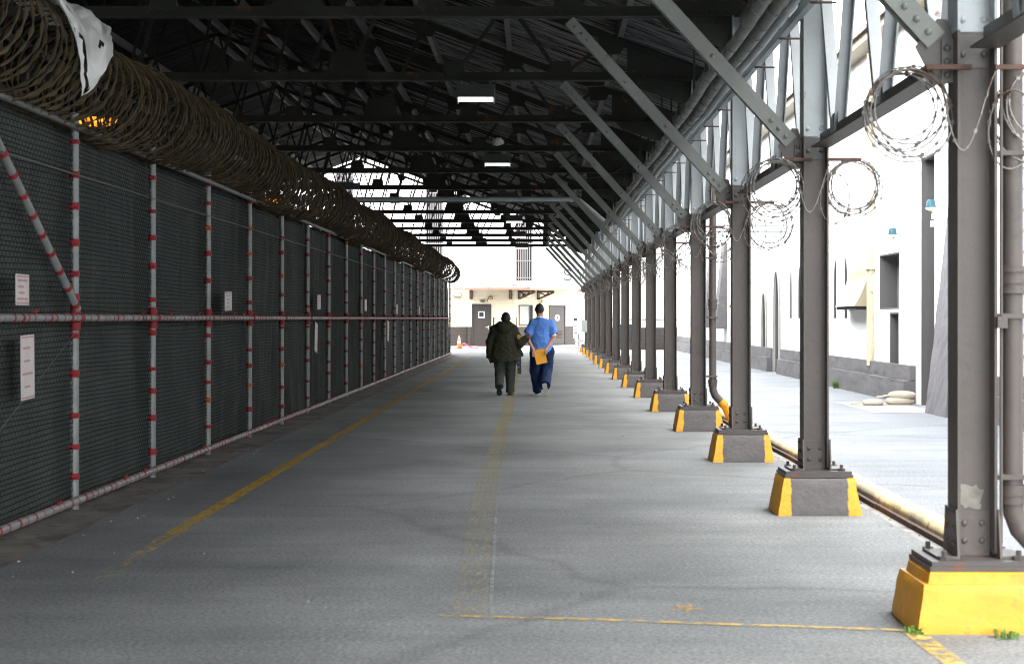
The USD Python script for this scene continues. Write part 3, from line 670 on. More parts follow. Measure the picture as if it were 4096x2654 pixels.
for k, w in ((5, 'sixth'), (7, 'eighth'), (9, 'tenth'), (11, 'twelfth'), (13, 'fourteenth')):
    dup(l0, f'lit tube lamp hanging under the {w} roof truss from the camera', (-0.89 + 0.012 * k, YC[k], lz - 0.02))

def make_amber(loc, label):
    t = thing('pendant_lamp', label, 'lamp', loc, 0, 'amber pendant lamps behind the fence')
    MB().lathe([(0.0, 0.24), (0.08, 0.24), (0.1, 0.14), (0.2, 0.08), (0.285, 0.0), (0.275, -0.005), (0.19, 0.07), (0.0, 0.1)]).put('shade', M['lamp_grey'], t, smooth=40)
    MB().lathe([(0.272, -0.004), (0.25, -0.05), (0.18, -0.085), (0.08, -0.10), (0.0, -0.102)]).put('diffuser', M['amber_glow'], t, smooth=True)
    MB().tube([(0, 0, 0.24), (0, 0, 0.78)], 0.012, 8).put('stem', M['lamp_grey'], t)
    return t
am = make_amber((-5.84, 21.0, 4.21), 'glowing amber pendant lamp seen through the razor wire, nearest')
dup(am, 'glowing amber pendant lamp half hidden by the razor wire, second from the camera', (-5.84, 35.3, 4.21))
dup(am, 'small glowing amber pendant lamp behind the razor wire, farthest of the three', (-5.84, 49.5, 4.21))

# loose cables, a bag and a box in the roof
def cable(name, pts, r, label, sag=0.3):
    p, q = np.array(pts[0], float), np.array(pts[1], float)
    s = np.linspace(0, 1, 14)[:, None]
    l = p + (q - p) * s; l[:, 2] -= (4 * s * (1 - s))[:, 0] * sag
    return MB().tube(l, r, 5).put(name, M['cable'], smooth=True, label=label, cat='cable')
cable('cable', [(-0.6, YC[3], 4.93), (1.6, YC[3] + 0.3, 4.95)], 0.008, 'thin cable from the nearest tube lamp along its truss', 0.06)
cable('cable', [(-0.6, YC[5], 4.93), (1.2, YC[5] + 0.1, 4.95)], 0.008, 'thin cable running right from the second tube lamp', 0.05)
cable('cable', [(0.7, YC[6] - 0.1, 4.92), (1.95, YC[6] - 0.1, 5.05)], 0.011, 'pale cable sagging under the roof near the eaves pipes', 0.16)
for i, (x, yy, x2) in enumerate(((-6.6, YC[5] + 0.2, -4.9), (-5.4, YC[6], -3.8), (-5.0, YC[8], -3.5), (-4.3, YC[10] + 0.2, -3.0), (-6.0, YC[4], -4.4))):
    p = [(x + (x2 - x) * s + 0.1 * math.sin(9 * s + i), yy, 4.95 - 0.9 * abs(math.sin(3.1 * s * 2)) * (0.5 + 0.5 * math.sin(i + 4 * s))) for s in np.linspace(0, 1, 24)]
    MB().tube(p, 0.012, 5).put('loose_cable', M['cable'], smooth=True, label=['tangled cable looping below the sixth truss over the wire coil', 'tangled cable looping below the seventh truss over the wire coil', 'tangled cable looping below the ninth truss over the wire coil', 'tangled cable looping below the eleventh truss over the wire coil', 'tangled cable looping below the fifth truss over the wire coil'][i], cat='cable')
MB().cbox(-5.05, YC[7] - 0.2, 5.0, 0.75, 0.25, 0.16).cbox(-5.05, YC[7] - 0.2, 5.1, 0.5, 0.2, 0.04).put('junction_box', M['teal'], label='dark teal metal box under the roof ties above the wire coil', cat='box')
ic = trimesh.creation.icosphere(3, 1.0); v = np.array(ic.vertices); v *= (0.45 + 1.1 * meshkit.fbm(v * 2.6, 3))[:, None] * [0.11, 0.08, 0.075]
MB().add(v + [-0.82, YC[5] - 0.1, 5.12], ic.faces).put('plastic_bag', M['plastic'], smooth=True, label='crumpled white plastic bag caught above the second tube lamp', cat='plastic bag')

# ------------------------------------------------------------------ fence
FP, F0, NPOST = 2.65, 13.17 - 3 * 2.65, 25
FYS = [F0 + FP * j for j in range(NPOST)]
FTOP = 3.16
fence = thing('chain_link_fence', 'tall chain link fence with dark screening and red tied galvanised posts', 'fence', (FX, FYS[0], 0))
Lf = FYS[-1] - FYS[0]
posts = []
for j, y in enumerate(FYS):
    p = MB().tube([(0, y - FYS[0], -0.02), (0, y - FYS[0], FTOP + 0.12)], 0.036, 12).put('post', M['gal'], fence, smooth=40)
    posts.append(p)
ntie = 0
for j, y in enumerate(FYS):
    if y < 9: continue
    z = rng.uniform(0.22, 0.35)
    while z < FTOP:
        if abs(z - 1.585) > 0.12:
            h = rng.uniform(0.035, 0.065)
            b = MB().tube([(0, y - FYS[0], z), (0, y - FYS[0], z + h)], [0.041, 0.043], 10)
            b.tube([(0.03, y - FYS[0] - 0.03, z + h * 0.4), (-0.03, y - FYS[0] - 0.05, z + h * 0.6)], 0.014, 6)
            b.put('red_tie', M['orange_tie'] if rng.random() < 0.14 else M['red'], fence, smooth=40)
            ntie += 1
        z += rng.uniform(0.2, 0.36)
for z, r, n in ((1.585, 0.031, 'middle_rail'), (0.085, 0.034, 'bottom_rail'), (FTOP - 0.01, 0.028, 'top_rail')):
    MB().tube([(0.045, 0, z), (0.045, Lf, z)], r, 12)  .put(n, M['wire_dark'] if n == 'top_rail' else M['gal'], fence, smooth=40)
    if n != 'top_rail':
        m = MB(); y = 4.0
        while y < Lf:
            w = rng.uniform(0.016, 0.032); tl = rng.uniform(-0.012, 0.012)
            m.tube([(0.045, y - tl, z), (0.045, y + w + tl, z)], r + 0.004, 8); y += rng.uniform(0.12, 0.24)
            if rng.random() < 0.1:
                m.tube([(0.06, y, z + r), (0.075, y + 0.05, z + r + 0.025)], 0.012, 5)
        m.put('rail_ties', M['red'], fence, kind='stuff')
for j, y in enumerate(FYS[1:-1]):                # knot where each post meets the middle rail
    b = MB(); b.tube([(0.005, y + FP - FYS[1], 1.48), (0.005, y + FP - FYS[1], 1.69)], 0.044, 10); b.tube([(0.045, y - FYS[0] - 0.045, 1.585), (0.045, y - FYS[0] + 0.045, 1.585)], 0.037, 10)
    b.put('rail_knot', M['red'], fence, smooth=40)
MB().tube([(0.02, FYS[2] - FYS[0] + 0.05, 3.22), (0.03, FYS[3] - FYS[0] - 0.02, 1.66)], 0.031, 10).put('diagonal_brace', M['gal'], fence, smooth=40)
p, q = np.array([0.02, FYS[2] - FYS[0] + 0.05, 3.22]), np.array([0.03, FYS[3] - FYS[0] - 0.02, 1.66])
for s in np.arange(0.04, 0.99, 0.085):
    c = p + (q - p) * s; d = (q - p) / np.linalg.norm(q - p) * 0.022
    MB().tube([c - d, c + d], 0.037, 8).put('red_tie', M['red'], fence, smooth=40)
MB().tube([(0.05, FYS[2] - FYS[0] - 1.2, 0.1), (0.05, FYS[3] - FYS[0] - 0.05, 1.5)], 0.003, 5).put('tension_wire', M['wire_dark'], fence)
MB().tube([(0.04, 0, 2.76), (0.04, Lf, 2.76)], 0.006, 5).put('tension_wire', M['wire_dark'], fence)
for j in range(NPOST - 1):
    a = FYS[j] - FYS[0]
    ny, nz_ = 44, 16
    v, f = sheet(0, FP, 0.03, FTOP, 0, ny, nz_)
    yy, zz = v[:, 0] + a, v[:, 1]
    q = np.stack([yy * 3.2 + zz * 0.5 * np.sin(yy * 0.7), zz * 0.4, 0 * zz], 1)
    dx = -0.10 + 0.22 * (meshkit.fbm(q, 3, 3) - 0.5) * np.minimum(1, (FTOP - zz) * 1.2 + 0.3)
    MB().add(np.stack([np.minimum(dx, -0.022), yy, zz], 1), f).put('privacy_screen', M['screen'], fence, smooth=True)
# chain link: zigzag wires, woven; near stretch
lines, wd = [], []
D = 0.04
for i, y in enumerate(np.arange(0.05, 34.0, D)):
    n = int(FTOP / D)
    k = np.arange(n + 1)
    z = 0.05 + k * D
    yy = y + np.where((k + i) % 2, D * 0.5, -D * 0.5) * 1.0
    xx = np.where((k + i) % 2, 0.004, 0.0) - 0.006
    lines.append(np.stack([xx, yy, z], 1)); wd.append(0.0016)
for k in range(int(FTOP / D)):
    yy = np.arange(0.05, 48.0, 0.4)
    lines.append(np.stack([0 * yy - 0.004, yy, 0.05 + (k + 0.5) * D + 0.006 * np.sin(yy * 2.3 + k) + 0.012 * np.sin(yy * 0.9)], 1)); wd.append(0.006)
curves('chain_link', lines, wd, M['link'], fence, kind='stuff')

# razor wire coil on the fence
coil = thing('razor_wire_coil', 'long rusty coil of razor wire lying along the top of the fence', 'razor wire', (FX + 0.02, 0, 3.56))
def helix(y0, y1, pitch, r, ph, hand, per=22, jit=0.02, wbase=0.007, wbarb=0.024, pmod=0.0, seed=0):
    rs = np.random.RandomState(seed)
    turns = int((y1 - y0) / pitch)
    n = turns * per
    s = np.arange(n) / per
    y = y0 + s * pitch + pmod * np.sin(s * 0.11 + seed) * pitch * 4 + 0.03 * np.sin(s * 0.83 + 2 * seed) * pitch / 0.17
    ang = ph + hand * 2 * np.pi * s + 0.15 * np.sin(s * 1.7)
    tw = 0.06 * np.cos(ang - 0.6); y = y + tw
    low = np.interp(s, np.arange(turns + 2), r * (1 + rs.uniform(-1, 1, turns + 2) * jit))
    cx = 0.02 * np.sin(y * 0.9) + np.interp(s, np.arange(turns + 2), rs.uniform(-0.02, 0.02, turns + 2)); cz = 0.045 * np.sin(y * 0.7 + 1) - 0.02 * np.sin(y * 2.37) + np.interp(s, np.arange(turns + 2), rs.uniform(-0.02, 0.02, turns + 2))
    p = np.stack([cx + low * np.cos(ang), y + 0.05 * np.sin(ang * 2 + seed), cz + low * np.sin(ang)], 1) + rs.uniform(-0.003, 0.003, (n, 3))
    w = np.where(np.arange(n) % 2 == 0, wbarb, wbase) * rs.uniform(0.7, 1.3, n)
    return p, w
for i, (pitch, r, hand, y0, y1, wa, wb) in enumerate(((0.20, 0.41, 1, 8.0, 69.4, 0.010, 0.032), (1.1, 0.40, -1, 8.0, 17.0, 0.006, 0.018), (0.24, 0.40, -1, 13.0, 69.4, 0.005, 0.015), (0.27, 0.405, 1, 15.6, 52.0, 0.006, 0.018), (0.34, 0.405, 1, 27.0, 50.0, 0.009, 0.024))):
    p, w = helix(y0, y1, pitch, r, i * 1.3, hand, 38, 0.03, wa, wb, 0.5, i + 1)
    curves('wire_strand', [p], [w], M['razor'], coil)
# white plastic sheet caught on the coil
nu, nv = 60, 60
U, V = np.meshgrid(np.linspace(0, 1, nu), np.linspace(0, 1, nv), indexing='ij')
yy = 10.8 + 2.3 * V + 0.05 * np.sin(5 * U + 1)
low = np.radians(np.interp(yy, [10.8, 11.3, 11.5, 11.7, 11.95, 12.15, 12.35, 12.6, 12.95, 13.1], [45, 30, 6, -10, -40, -12, 2, 22, 50, 80]))
ang = 2.0 - (2.0 - low) * U
Qn = np.stack([U * 4.5, V * 7, 0 * U], -1)
rr = 0.455 + 0.09 * (meshkit.fbm(Qn, 3, 9) - 0.5) + 0.10 * np.abs(meshkit.fbm(Qn * 1.7 + 3, 3, 14) - 0.5) + 0.02 * np.sin(16 * V + 5 * U) + 0.03 * U
v = np.stack([rr * np.cos(ang), yy - 12.0, rr * np.sin(ang) + 0.0], -1).reshape(-1, 3)
i, j = np.meshgrid(np.arange(nu - 1), np.arange(nv - 1), indexing='ij')
q = np.stack([i * nv + j, (i + 1) * nv + j, (i + 1) * nv + j + 1, i * nv + j + 1], -1).reshape(-1, 4)
rag = meshkit.fbm(np.stack([U * 4, V * 6, 0 * U + 3], -1), 3, 21)[:-1, :-1].reshape(-1)
q = q[rag > 0.26]
m = MB().add(v, q); m.move(None, (FX + 0.02, 12.0, 3.56)); m.put('plastic_sheet', M['plastic'], smooth=True, label='torn white plastic sheet snagged on top of the razor wire coil', cat='plastic sheet')

# paper signs on the fence (only worn red print is left on them)
def fence_sign(y, z, w, h, tilt, label, lines_=4):
    t = thing('fence_sign', label, 'sign', (FX + 0.055, y, z), 0, None)
    R = lambda mb: mb.move(np.array([[1, 0, 0], [0, math.cos(tilt), -math.sin(tilt)], [0, math.sin(tilt), math.cos(tilt)]]))
    R(MB().box(0, 0.006, -w / 2, w / 2, -h / 2, h / 2)).put('board', M['paper'], t)
    for s in (-1, 1): R(MB().box(0.0062, 0.0075, -w / 2 + 0.01, w / 2 - 0.01, s * (h / 2 - 0.015) - 0.006, s * (h / 2 - 0.015) + 0.006)).put('red_border', M['sign_red'], t)
    r2 = random.Random(int(y * 100))
    for i in range(lines_):
        zz = h / 2 - h * (i + 1) / (lines_ + 1); a = r2.uniform(0.25, 0.45) * w
        R(MB().box(0.0062, 0.0072, -a, a * r2.uniform(0.2, 1), zz - 0.008, zz + 0.008)).put('red_print', M['sign_red'], t)
for a in ((11.66, 1.79, 0.29, 0.225, 0.0, 'white sign with faded red print left of the diagonal fence brace, above the rail'),
          (11.78, 1.22, 0.30, 0.475, 0.03, 'tall white sign with red print below the middle rail, nearest on the fence'),
          (19.4, 1.79, 0.42, 0.23, 0.02, 'small white sign above the rail between third and fourth visible fence posts'),
          (27.4, 1.86, 0.4, 0.25, 0.02, 'narrow white sign above the rail past the sixth visible post'),
          (27.05, 1.26, 0.3, 0.5, -0.16, 'tilted white sign below the rail past the sixth visible post'),
          (34.8, 1.87, 0.42, 0.25, 0.0, 'white sign above the rail halfway along the fence'),
          (40.0, 1.26, 0.4, 0.5, -0.12, 'far tilted white sign below the middle rail of the fence'),
          (42.5, 1.83, 0.4, 0.25, 0.0, 'far small white sign above the middle rail of the fence'),
          (50.5, 1.84, 0.4, 0.25, 0.0, 'farthest white sign above the rail near the fence end')):
    fence_sign(*a)

# ------------------------------------------------------------------ razor wire bundles on the columns
def loops(seed, side):
    rs = random.Random(seed)
    L = []
    for i in range(7):
        r = rs.uniform(0.18, 0.262); tx, tz = rs.uniform(-0.022, 0.022), rs.uniform(-0.02, 0.01)
        tilt = rs.uniform(-0.4, 0.4); n = 40
        a = np.linspace(0, 2 * np.pi, n) + rs.uniform(0, 6)
        sq = rs.uniform(0.86, 1.03)
        y = -0.05 + 0.03 * i + r * np.sin(a + rs.uniform(0, 6)) * math.sin(tilt)
        L.append(np.stack([r * sq * np.cos(a) + tx, y - 0.06, r * np.sin(a) + tz + (0.255 - r)], 1))
    a = np.linspace(0, 1, 26)
    if side < 0:                                    # one loose strand dips in front of the column
        L.append(np.stack([0.14 + 0.30 * a, -0.125 - 0.02 * np.sin(3 * a), 0.21 - 0.40 * np.sin(np.pi * a ** 0.75) ** 1.5 + 0.02 * a], 1))
    else:                                           # a sagging outer loop
        L.append(np.stack([-0.17 + 0.2 * np.cos(2 * np.pi * a) * 0.6, -0.1 + 0.03 * np.sin(2 * np.pi * a), -0.07 - 0.2 * np.sin(2 * np.pi * a)], 1))
    return L
def make_bundle(loc, label, seed, side):
    t = thing('razor_wire_bundle', label, 'razor wire', loc, 0, 'razor wire bundles hung on the columns')
    L = loops(seed, side); rs = random.Random(seed)
    for l in L:
        MB().tube(l, 0.0042, 5, caps=False).put('wire_loop', M['razor_new'], t, smooth=True)
    m = MB()
    for l in L:
        s = np.r_[0, np.cumsum(np.linalg.norm(np.diff(l, axis=0), axis=1))]
        for d in np.arange(rs.uniform(0, 0.08), s[-1] - 0.02, 0.095):
            p = np.array([np.interp(d, s, l[:, c]) for c in range(3)]); q = np.array([np.interp(d + 0.018, s, l[:, c]) for c in range(3)])
            m.bar(p, q, 0.006, 0.018, (rs.uniform(-1, 1), rs.uniform(-1, 1), rs.uniform(-1, 1)))
            u = np.array([rs.uniform(-1, 1) for _ in range(3)]); u = u / np.linalg.norm(u) * 0.016
            m.bar(p - u, p + u, 0.003, 0.003, (0.3, 0.5, 0.8))
    m.put('barbs', M['razor_new'], t, kind='stuff')
    return t
protos = {}
for k in range(NCOL):
    for side, nm in ((-1, 'left'), (1, 'right')):
        key = (k % 3, side)
        x = CX + side * (0.345 if k == 0 else 0.32)
        lab = f'coiled razor wire bundle hung {nm} of the column {nth(k)}'
        loc = (x, YC[k], 2.62)
        if key not in protos:
            protos[key] = make_bundle(loc, lab, 31 + 7 * key[0] + side, side)
        else:
            dup(protos[key], lab, loc, rng.uniform(-12, 12))

# ------------------------------------------------------------------ downpipes
def downpipe(k, label, m_top, m_low):
    t = thing('downpipe', label, 'downpipe', (CX + 0.205, YC[k] - 0.02, 0))
    zb = 0.62
    MB().tube([(0, 0, zb), (0, 0, 2.0), (0, 0, 4.9)], 0.051, 16).put('pipe', M['brown'], t, smooth=40)
    MB().tube([(0, 0, zb + 0.02), (0.005, 0, zb - 0.05), (0.035, 0, zb - 0.13), (0.10, 0, zb - 0.20), (0.155, 0, zb - 0.25)], [0.054, 0.054, 0.054, 0.054, 0.054], 16).put('elbow', M['brown'], t, smooth=40)
    for z, h, r in ((zb + 0.0, 0.10, 0.061), (zb + 0.045, 0.055, 0.066), (1.72, 0.12, 0.060), (1.71, 0.025, 0.067), (1.76, 0.022, 0.067), (1.82, 0.03, 0.067), (3.6, 0.08, 0.06)):
        MB().tube([(0, 0, z), (0, 0, z + h)], r, 16).put('collar', M['brown'], t, smooth=40)
    for z in (zb + 0.13, 1.58, 2.42):
        MB().box(-0.11, 0.06, -0.062, 0.062, z, z + 0.025).put('strap', M['brown'], t)
    MB().tube([(0.11, 0, zb - 0.21), (0.175, 0, zb - 0.27)], 0.066, 14).put('collar', M['brown'] if k == 0 else M['yellow'], t, smooth=40)
    MB().tube([(0.16, 0, zb - 0.255), (0.33, 0.1, 0.02)], 0.056, 14).put('spout', M['brown'] if k == 0 else M['yellow'], t, smooth=40)
downpipe(0, 'thick brown downpipe with bent foot at the right picture edge', 0, 0)
downpipe(3, 'brown downpipe with yellow spout beside the fourth column', 0, 0)
m = MB().tube([(CX + 0.118, YC[0] - 0.11, 0.42), (CX + 0.118, YC[0] - 0.11, 4.9)], 0.009, 8)
m.cbox(CX + 0.118, YC[0] - 0.115, 1.56, 0.05, 0.05, 0.06); m.put('conduit', M['brown'], smooth=40, label='thin brown conduit on the right edge of the nearest column', cat='conduit')

# ------------------------------------------------------------------ cell block on the right of the road
XW = 7.0
cell = thing('cell_block', 'long white cell block with grey base on the right of the road', 'building', (XW, 4, 0))
def arch(y, w, z0, z1, steep=1.0):
    """pointed opening: straight sides, then two arcs meeting at z1"""
    h = w * 1.2 * steep
    pts = [(y - w / 2, z0), (y + w / 2, z0)]
    for s in np.linspace(0, 1, 7): pts.append((y + w / 2 * math.cos(s * math.pi / 2) ** 0.8, z1 - h + h * math.sin(s * math.pi / 2)))
    for s in np.linspace(1, 0, 7)[1:]: pts.append((y - w / 2 * math.cos(s * math.pi / 2) ** 0.8, z1 - h + h * math.sin(s * math.pi / 2)))
    return sg.Polygon(pts)
Y4 = lambda y: y - 4
ops = [('door_recess', sg.box(Y4(28.15), -0.1, Y4(29.15), 4.5)), ('window', sg.box(Y4(30.9), 1.76, Y4(32.7), 2.88)), ('door_recess', sg.box(Y4(30.95), 0.45, Y4(31.75), 1.70)),
       ('arched_door', arch(Y4(46.7), 0.95, -0.1, 2.93)), ('arched_window', arch(Y4(49.3), 0.85, 0.43, 2.4))]
for y in (36.3, 37.6, 42.8, 44.2): ops.append(('slot_window', arch(Y4(y), 0.34, 1.57, 2.98, 1.6)))
for y in (14.0, 18.5): ops.append(('window', sg.box(Y4(y), 1.7, Y4(y) + 1.2, 3.1)))
wall = sg.box(0, -0.1, 76, 7.2)
for _, o in ops: wall = wall.difference(o)
MB().prism(wall, 'x', 0, 0.5).put('wall', M['white_wall'], cell)
for n, o in ops:
    g = MB(); g.prism(o.buffer(-0.004).difference(o.buffer(-0.03)), 'x', 0.003, 0.46)
    w = g.put(n, M['smooth_grey'], cell)
    MB().prism(o.buffer(-0.031), 'x', 0.36, 0.4).put('panel', M['blind'] if n == 'window' else M['smooth_grey'], w)
for y, w, z0, z1 in ((46.7, 1.27, 0.0, 3.28), (49.3, 1.1, 0.43, 2.68)):
    MB().prism(arch(Y4(y), w, z0, z1).difference(arch(Y4(y), w - 0.3, -0.2, z1 - 0.33)), 'x', -0.05, -0.002).put('arch_surround', M['pale_concrete'], cell)
# stepped grey base
y = 1.0
while y < 75:
    l = rng.uniform(2.2, 4.2)
    if abs(y + l / 2 - Y4(28.6)) > l / 2 + 0.55 and abs(y + l / 2 - Y4(46.7)) > l / 2 + 0.4:
        for x0, z0, z1 in ((-0.22, -0.05, 0.42), (-0.11, 0.421, 0.70)):
            b = trimesh.creation.box((1, 1, 1)).subdivide().subdivide().subdivide(); v = np.array(b.vertices)
            w = np.stack([x0 + (v[:, 0] + 0.5) * (-x0 - 0.003), y + 0.004 + (v[:, 1] + 0.5) * (l - 0.008), z0 + (v[:, 2] + 0.5) * (z1 - z0)], 1)
            nn = meshkit.fbm(w * 3.5, 3, 2) - 0.5
            w[:, 0] += np.where(v[:, 0] < 0.49, nn * 0.07, 0); w[:, 2] += np.where(v[:, 2] > 0.49, nn * 0.05 * (z1 < 0.5), 0)
            MB().add(w, b.faces).put('base_course', M['grey_render'], cell)
    y += l if not (abs(y + l / 2 - Y4(28.6)) <= l / 2 + 0.55 or abs(y + l / 2 - Y4(46.7)) <= l / 2 + 0.4) else 0.4
# buttresses
def buttress(y0, y1, z0, z1, out, m_=M['grey_render']):
    v = []
    for y in (y0, y1):
        v += [(-out, y, z0), (-0.002, y, z0), (-0.002, y, z1), (-0.08, y, z1)]
    b = MB().add(np.array(v), np.array([[0, 1, 2, 3], [7, 6, 5, 4], [0, 4, 5, 1], [1, 5, 6, 2], [2, 6, 7, 3], [3, 7, 4, 0]]))
    m3 = trimesh.Trimesh(*b.arrays()).subdivide_to_size(0.18); w = np.array(m3.vertices)
    w += (meshkit.fbm(w * 5, 3, 8)[:, None] - 0.5) * np.array([0.05, 0.03, 0]) * (w[:, :1] < -0.01)
    MB().add(w, m3.faces).put('buttress', m_, cell)
buttress(Y4(25.4), Y4(26.7), -0.02, 3.9, 0.52, mat('buttress_render', (0.17, 0.16, 0.165), 0.75, 1.5, 0.15, bump=0.9, bscale=16))
for y in (53.5, 59.2, 63.5): buttress(Y4(y), Y4(y) + 1.0, 1.2, 4.4, 0.42, M['smooth_grey'])
# duct hood, downpipe, eaves, roof, siding
hd = []
for s in np.linspace(0, 1, 12): hd.append((-0.02 - 0.30 * (s ** 1.6), 2.62 - 0.78 * s))
hd = hd + [(-0.02, 1.84)]
m = MB().prism(sg.Polygon(hd), 'y', Y4(33.7), Y4(35.9)); m.put('duct_hood', M['cream'], cell, smooth=30)
MB().box(-0.29, -0.02, Y4(33.72), Y4(35.85), 1.77, 1.838).put('duct_mouth', M['black'], cell)
m = MB().tube([(-0.09, Y4(33.2), 0.6), (-0.09, Y4(33.2), 7.1)], 0.07, 12); m.put('drain_pipe', M['cream_pipe'], cell, smooth=40)
for z in (2.6, 4.0, 5.6): MB().box(-0.2, 0, Y4(33.2) - 0.11, Y4(33.2) + 0.11, z, z + 0.05).put('pipe_strap', M['cream_pipe'], cell)
MB().box(-0.4, 0.5, -0.2, 76.2, 7.2, 7.42).put('eaves', M['cream'], cell)
v = np.array([(-0.5, -0.3, 7.43), (-0.5, 76.4, 7.43), (6, 76.4, 10.8), (6, -0.3, 10.8)]); MB().add(np.vstack([v, v - [0, 0, 0.08]]), np.array([[0, 1, 2, 3], [7, 6, 5, 4], [0, 4, 5, 1], [1, 5, 6, 2], [2, 6, 7, 3], [3, 7, 4, 0]])).put('roof', M['tile_roof'], cell)
sid = mat('pale_siding', (0.44, 0.49, 0.55), 0.5, 2.0, 0.08)
for i in range(14):
    z = 0.75 + i * 0.3
    b = MB().add(np.array([(-0.06, Y4(12), z), (-0.06, Y4(23.2), z), (-0.03, Y4(23.2), z + 0.31), (-0.03, Y4(12), z + 0.31), (-0.002, Y4(12), z), (-0.002, Y4(23.2), z), (-0.002, Y4(23.2), z + 0.31), (-0.002, Y4(12), z + 0.31)]), np.array([[0, 1, 2, 3], [7, 6, 5, 4], [0, 4, 5, 1], [1, 5, 6, 2], [2, 6, 7, 3], [3, 7, 4, 0]]))
    b.put('siding_board', sid, cell)
# ledges on buttress heads seen past the columns
for y in (54.5, 61.0): MB().box(-0.5, -0.003, Y4(y) - 0.2, Y4(y) + 0.2, 1.95, 2.03).put('ledge', M['cream'], cell)

def blue_lamp(y, z, label):
    t = thing('wall_beacon', label, 'beacon lamp', (XW, y, z))
    MB().lathe([(0.0, 0.14), (0.05, 0.138), (0.068, 0.12), (0.085, 0.02), (0.085, 0.0)], (-0.2, 0, 0), 18).put('blue_dome', M['blue_lens'], t, smooth=40)
    MB().lathe([(0.0, -0.045), (0.07, -0.045), (0.088, -0.03), (0.09, 0.0), (0.0, 0.001)], (-0.2, 0, 0), 18).put('base', M['white_paint'], t, smooth=40)
    b = MB(); b.bar((-0.2, 0, -0.05), (0, 0, -0.2), 0.03, 0.03, (0, 1, 0)); b.box(-0.25, 0, -0.04, 0.04, -0.055, -0.046); b.put('bracket', M['cream_pipe'], t)
    MB().box(-0.2, -0.12, -0.05, 0.05, -0.33, -0.23).tube([(-0.17, 0, -0.2), (-0.17, 0, -0.1)], 0.025, 8).put('junction_box', M['white_paint'], t)
blue_lamp(27.6, 3.5, 'blue domed beacon lamp on the white wall, nearer of two')
blue_lamp(30.6, 3.18, 'blue domed beacon lamp on the white wall, farther of two, above the window')

# pipe bridge from the shed to the cell block
for z, r, l in ((4.22, 0.045, 'upper pale pipe crossing the road to the white cell block'), (4.05, 0.03, 'lower pale pipe crossing the road to the white cell block')):
    MB().tube([(CX + 0.2, 45.2, z), (XW, 45.2, z)], r, 10).put('bridge_pipe', M['light_box'], smooth=40, label=l, cat='pipe')

# sandbags and the pad they lie on
MB().add(*sheet(5.6, 6.77, 26.6, 30.2, 0.004)).put('concrete_pad', M['pale_concrete'], kind='structure')
def sandbag(c, s, rz, label, tail=True):
    t = thing('sandbag', label, 'sandbag', c, math.degrees(rz))
    ic = trimesh.creation.icosphere(3, 1.0); v = np.array(ic.vertices)
    v = np.sign(v) * np.abs(v) ** np.array([0.75, 0.75, 0.9]); v = v * np.array(s) / 2
    v *= (1 + 0.10 * (meshkit.fbm(v * 9 + c[0], 3) - 0.5))[:, None]; v[:, 2] = np.maximum(v[:, 2], -s[2] * 0.38) + s[2] * 0.38
    MB().add(v, ic.faces).put('bag', M['sack'], t, smooth=True)
    if tail:
        a = np.linspace(0, 1, 8); l = np.stack([-s[0] / 2 - 0.2 * a, 0.05 * np.sin(9 * a), 0.05 - 0.03 * a], 1)
        w = MB()
        for i in range(7):
            w.cbox(*(0.5 * (l[i] + l[i + 1])), 0.034, 0.07 + 0.06 * math.sin(i * 2.1) ** 2, 0.025)
        w.put('loose_end', M['sack'], t)
sandbag((6.62, 29.2, 0.005), (0.54, 0.32, 0.16), 0.1, 'pale sandbag at the foot of the white wall, lower of the stack')
sandbag((6.66, 29.2, 0.12), (0.5, 0.3, 0.15), -0.1, 'pale sandbag lying on top of the other one by the wall')
sandbag((6.08, 29.0, 0.005), (0.38, 0.28, 0.12), 0.05, 'pale sandbag with loose end lying alone on the road')

# grit and small stones
m = MB(); ic = trimesh.creation.icosphere(0, 1.0)
for i in range(420):
    q = i % 3
    x, y = ((FX + rng.uniform(0.1, 0.75), rng.uniform(9, 40)) if q == 0 else (2.75 + rng.gauss(0, 0.1), rng.uniform(8.6, 34)) if q == 1 else (rng.uniform(-3, 2.4), rng.uniform(6.5, 26)))
    a = rng.uniform(0.004, 0.013) * (0.7 if q == 2 else 1.0)
    m.add(np.array(ic.vertices) * [a, a * rng.uniform(.7, 1.3), a * 0.6] @ rotz(rng.uniform(0, 6)).T + [x, y, a * 0.4], ic.faces)
m.put('grit', M['gutter'], kind='stuff', label='scattered grit and small stones on the asphalt and along its edges', cat='grit')

# weeds
def weed(x, y, n, h, label, seed):
    rs = random.Random(seed); m = MB()
    for i in range(n):
        a = rs.uniform(0, 6.28); l = h * rs.uniform(0.5, 1.1); o = rs.uniform(0.15, 0.7) * l
        b = np.array([x + rs.uniform(-.05, .05), y + rs.uniform(-.04, .04), -0.005]); d = np.array([math.cos(a), math.sin(a), 0]); s = np.array([-d[1], d[0], 0])
        w = rs.uniform(0.004, 0.012)
        p1 = b + d * o * 0.4 + [0, 0, l * 0.65]; p2 = b + d * o + [0, 0, l * 0.8]
        m.add(np.array([b - s * w * .4, b + s * w * .4, p1 + s * w, p1 - s * w, p2]), np.array([[0, 1, 2], [0, 2, 3], [3, 2, 4]]))
    m.put('weed_tuft', M['leaf'], label=label, cat='weed')
weed(1.89, YC[0] - 0.31, 26, 0.06, 'green weed tuft at the front left foot of the yellow pedestal', 1)
weed(2.31, YC[0] - 0.41, 34, 0.06, 'green weed tuft in front of the yellow pedestal at the picture edge', 2)
weed(6.72, 36.0, 40, 0.25, 'green weeds at the foot of the grey wall base', 3)
weed(6.7, 40.5, 30, 0.16, 'small weeds along the grey wall base farther back', 4)

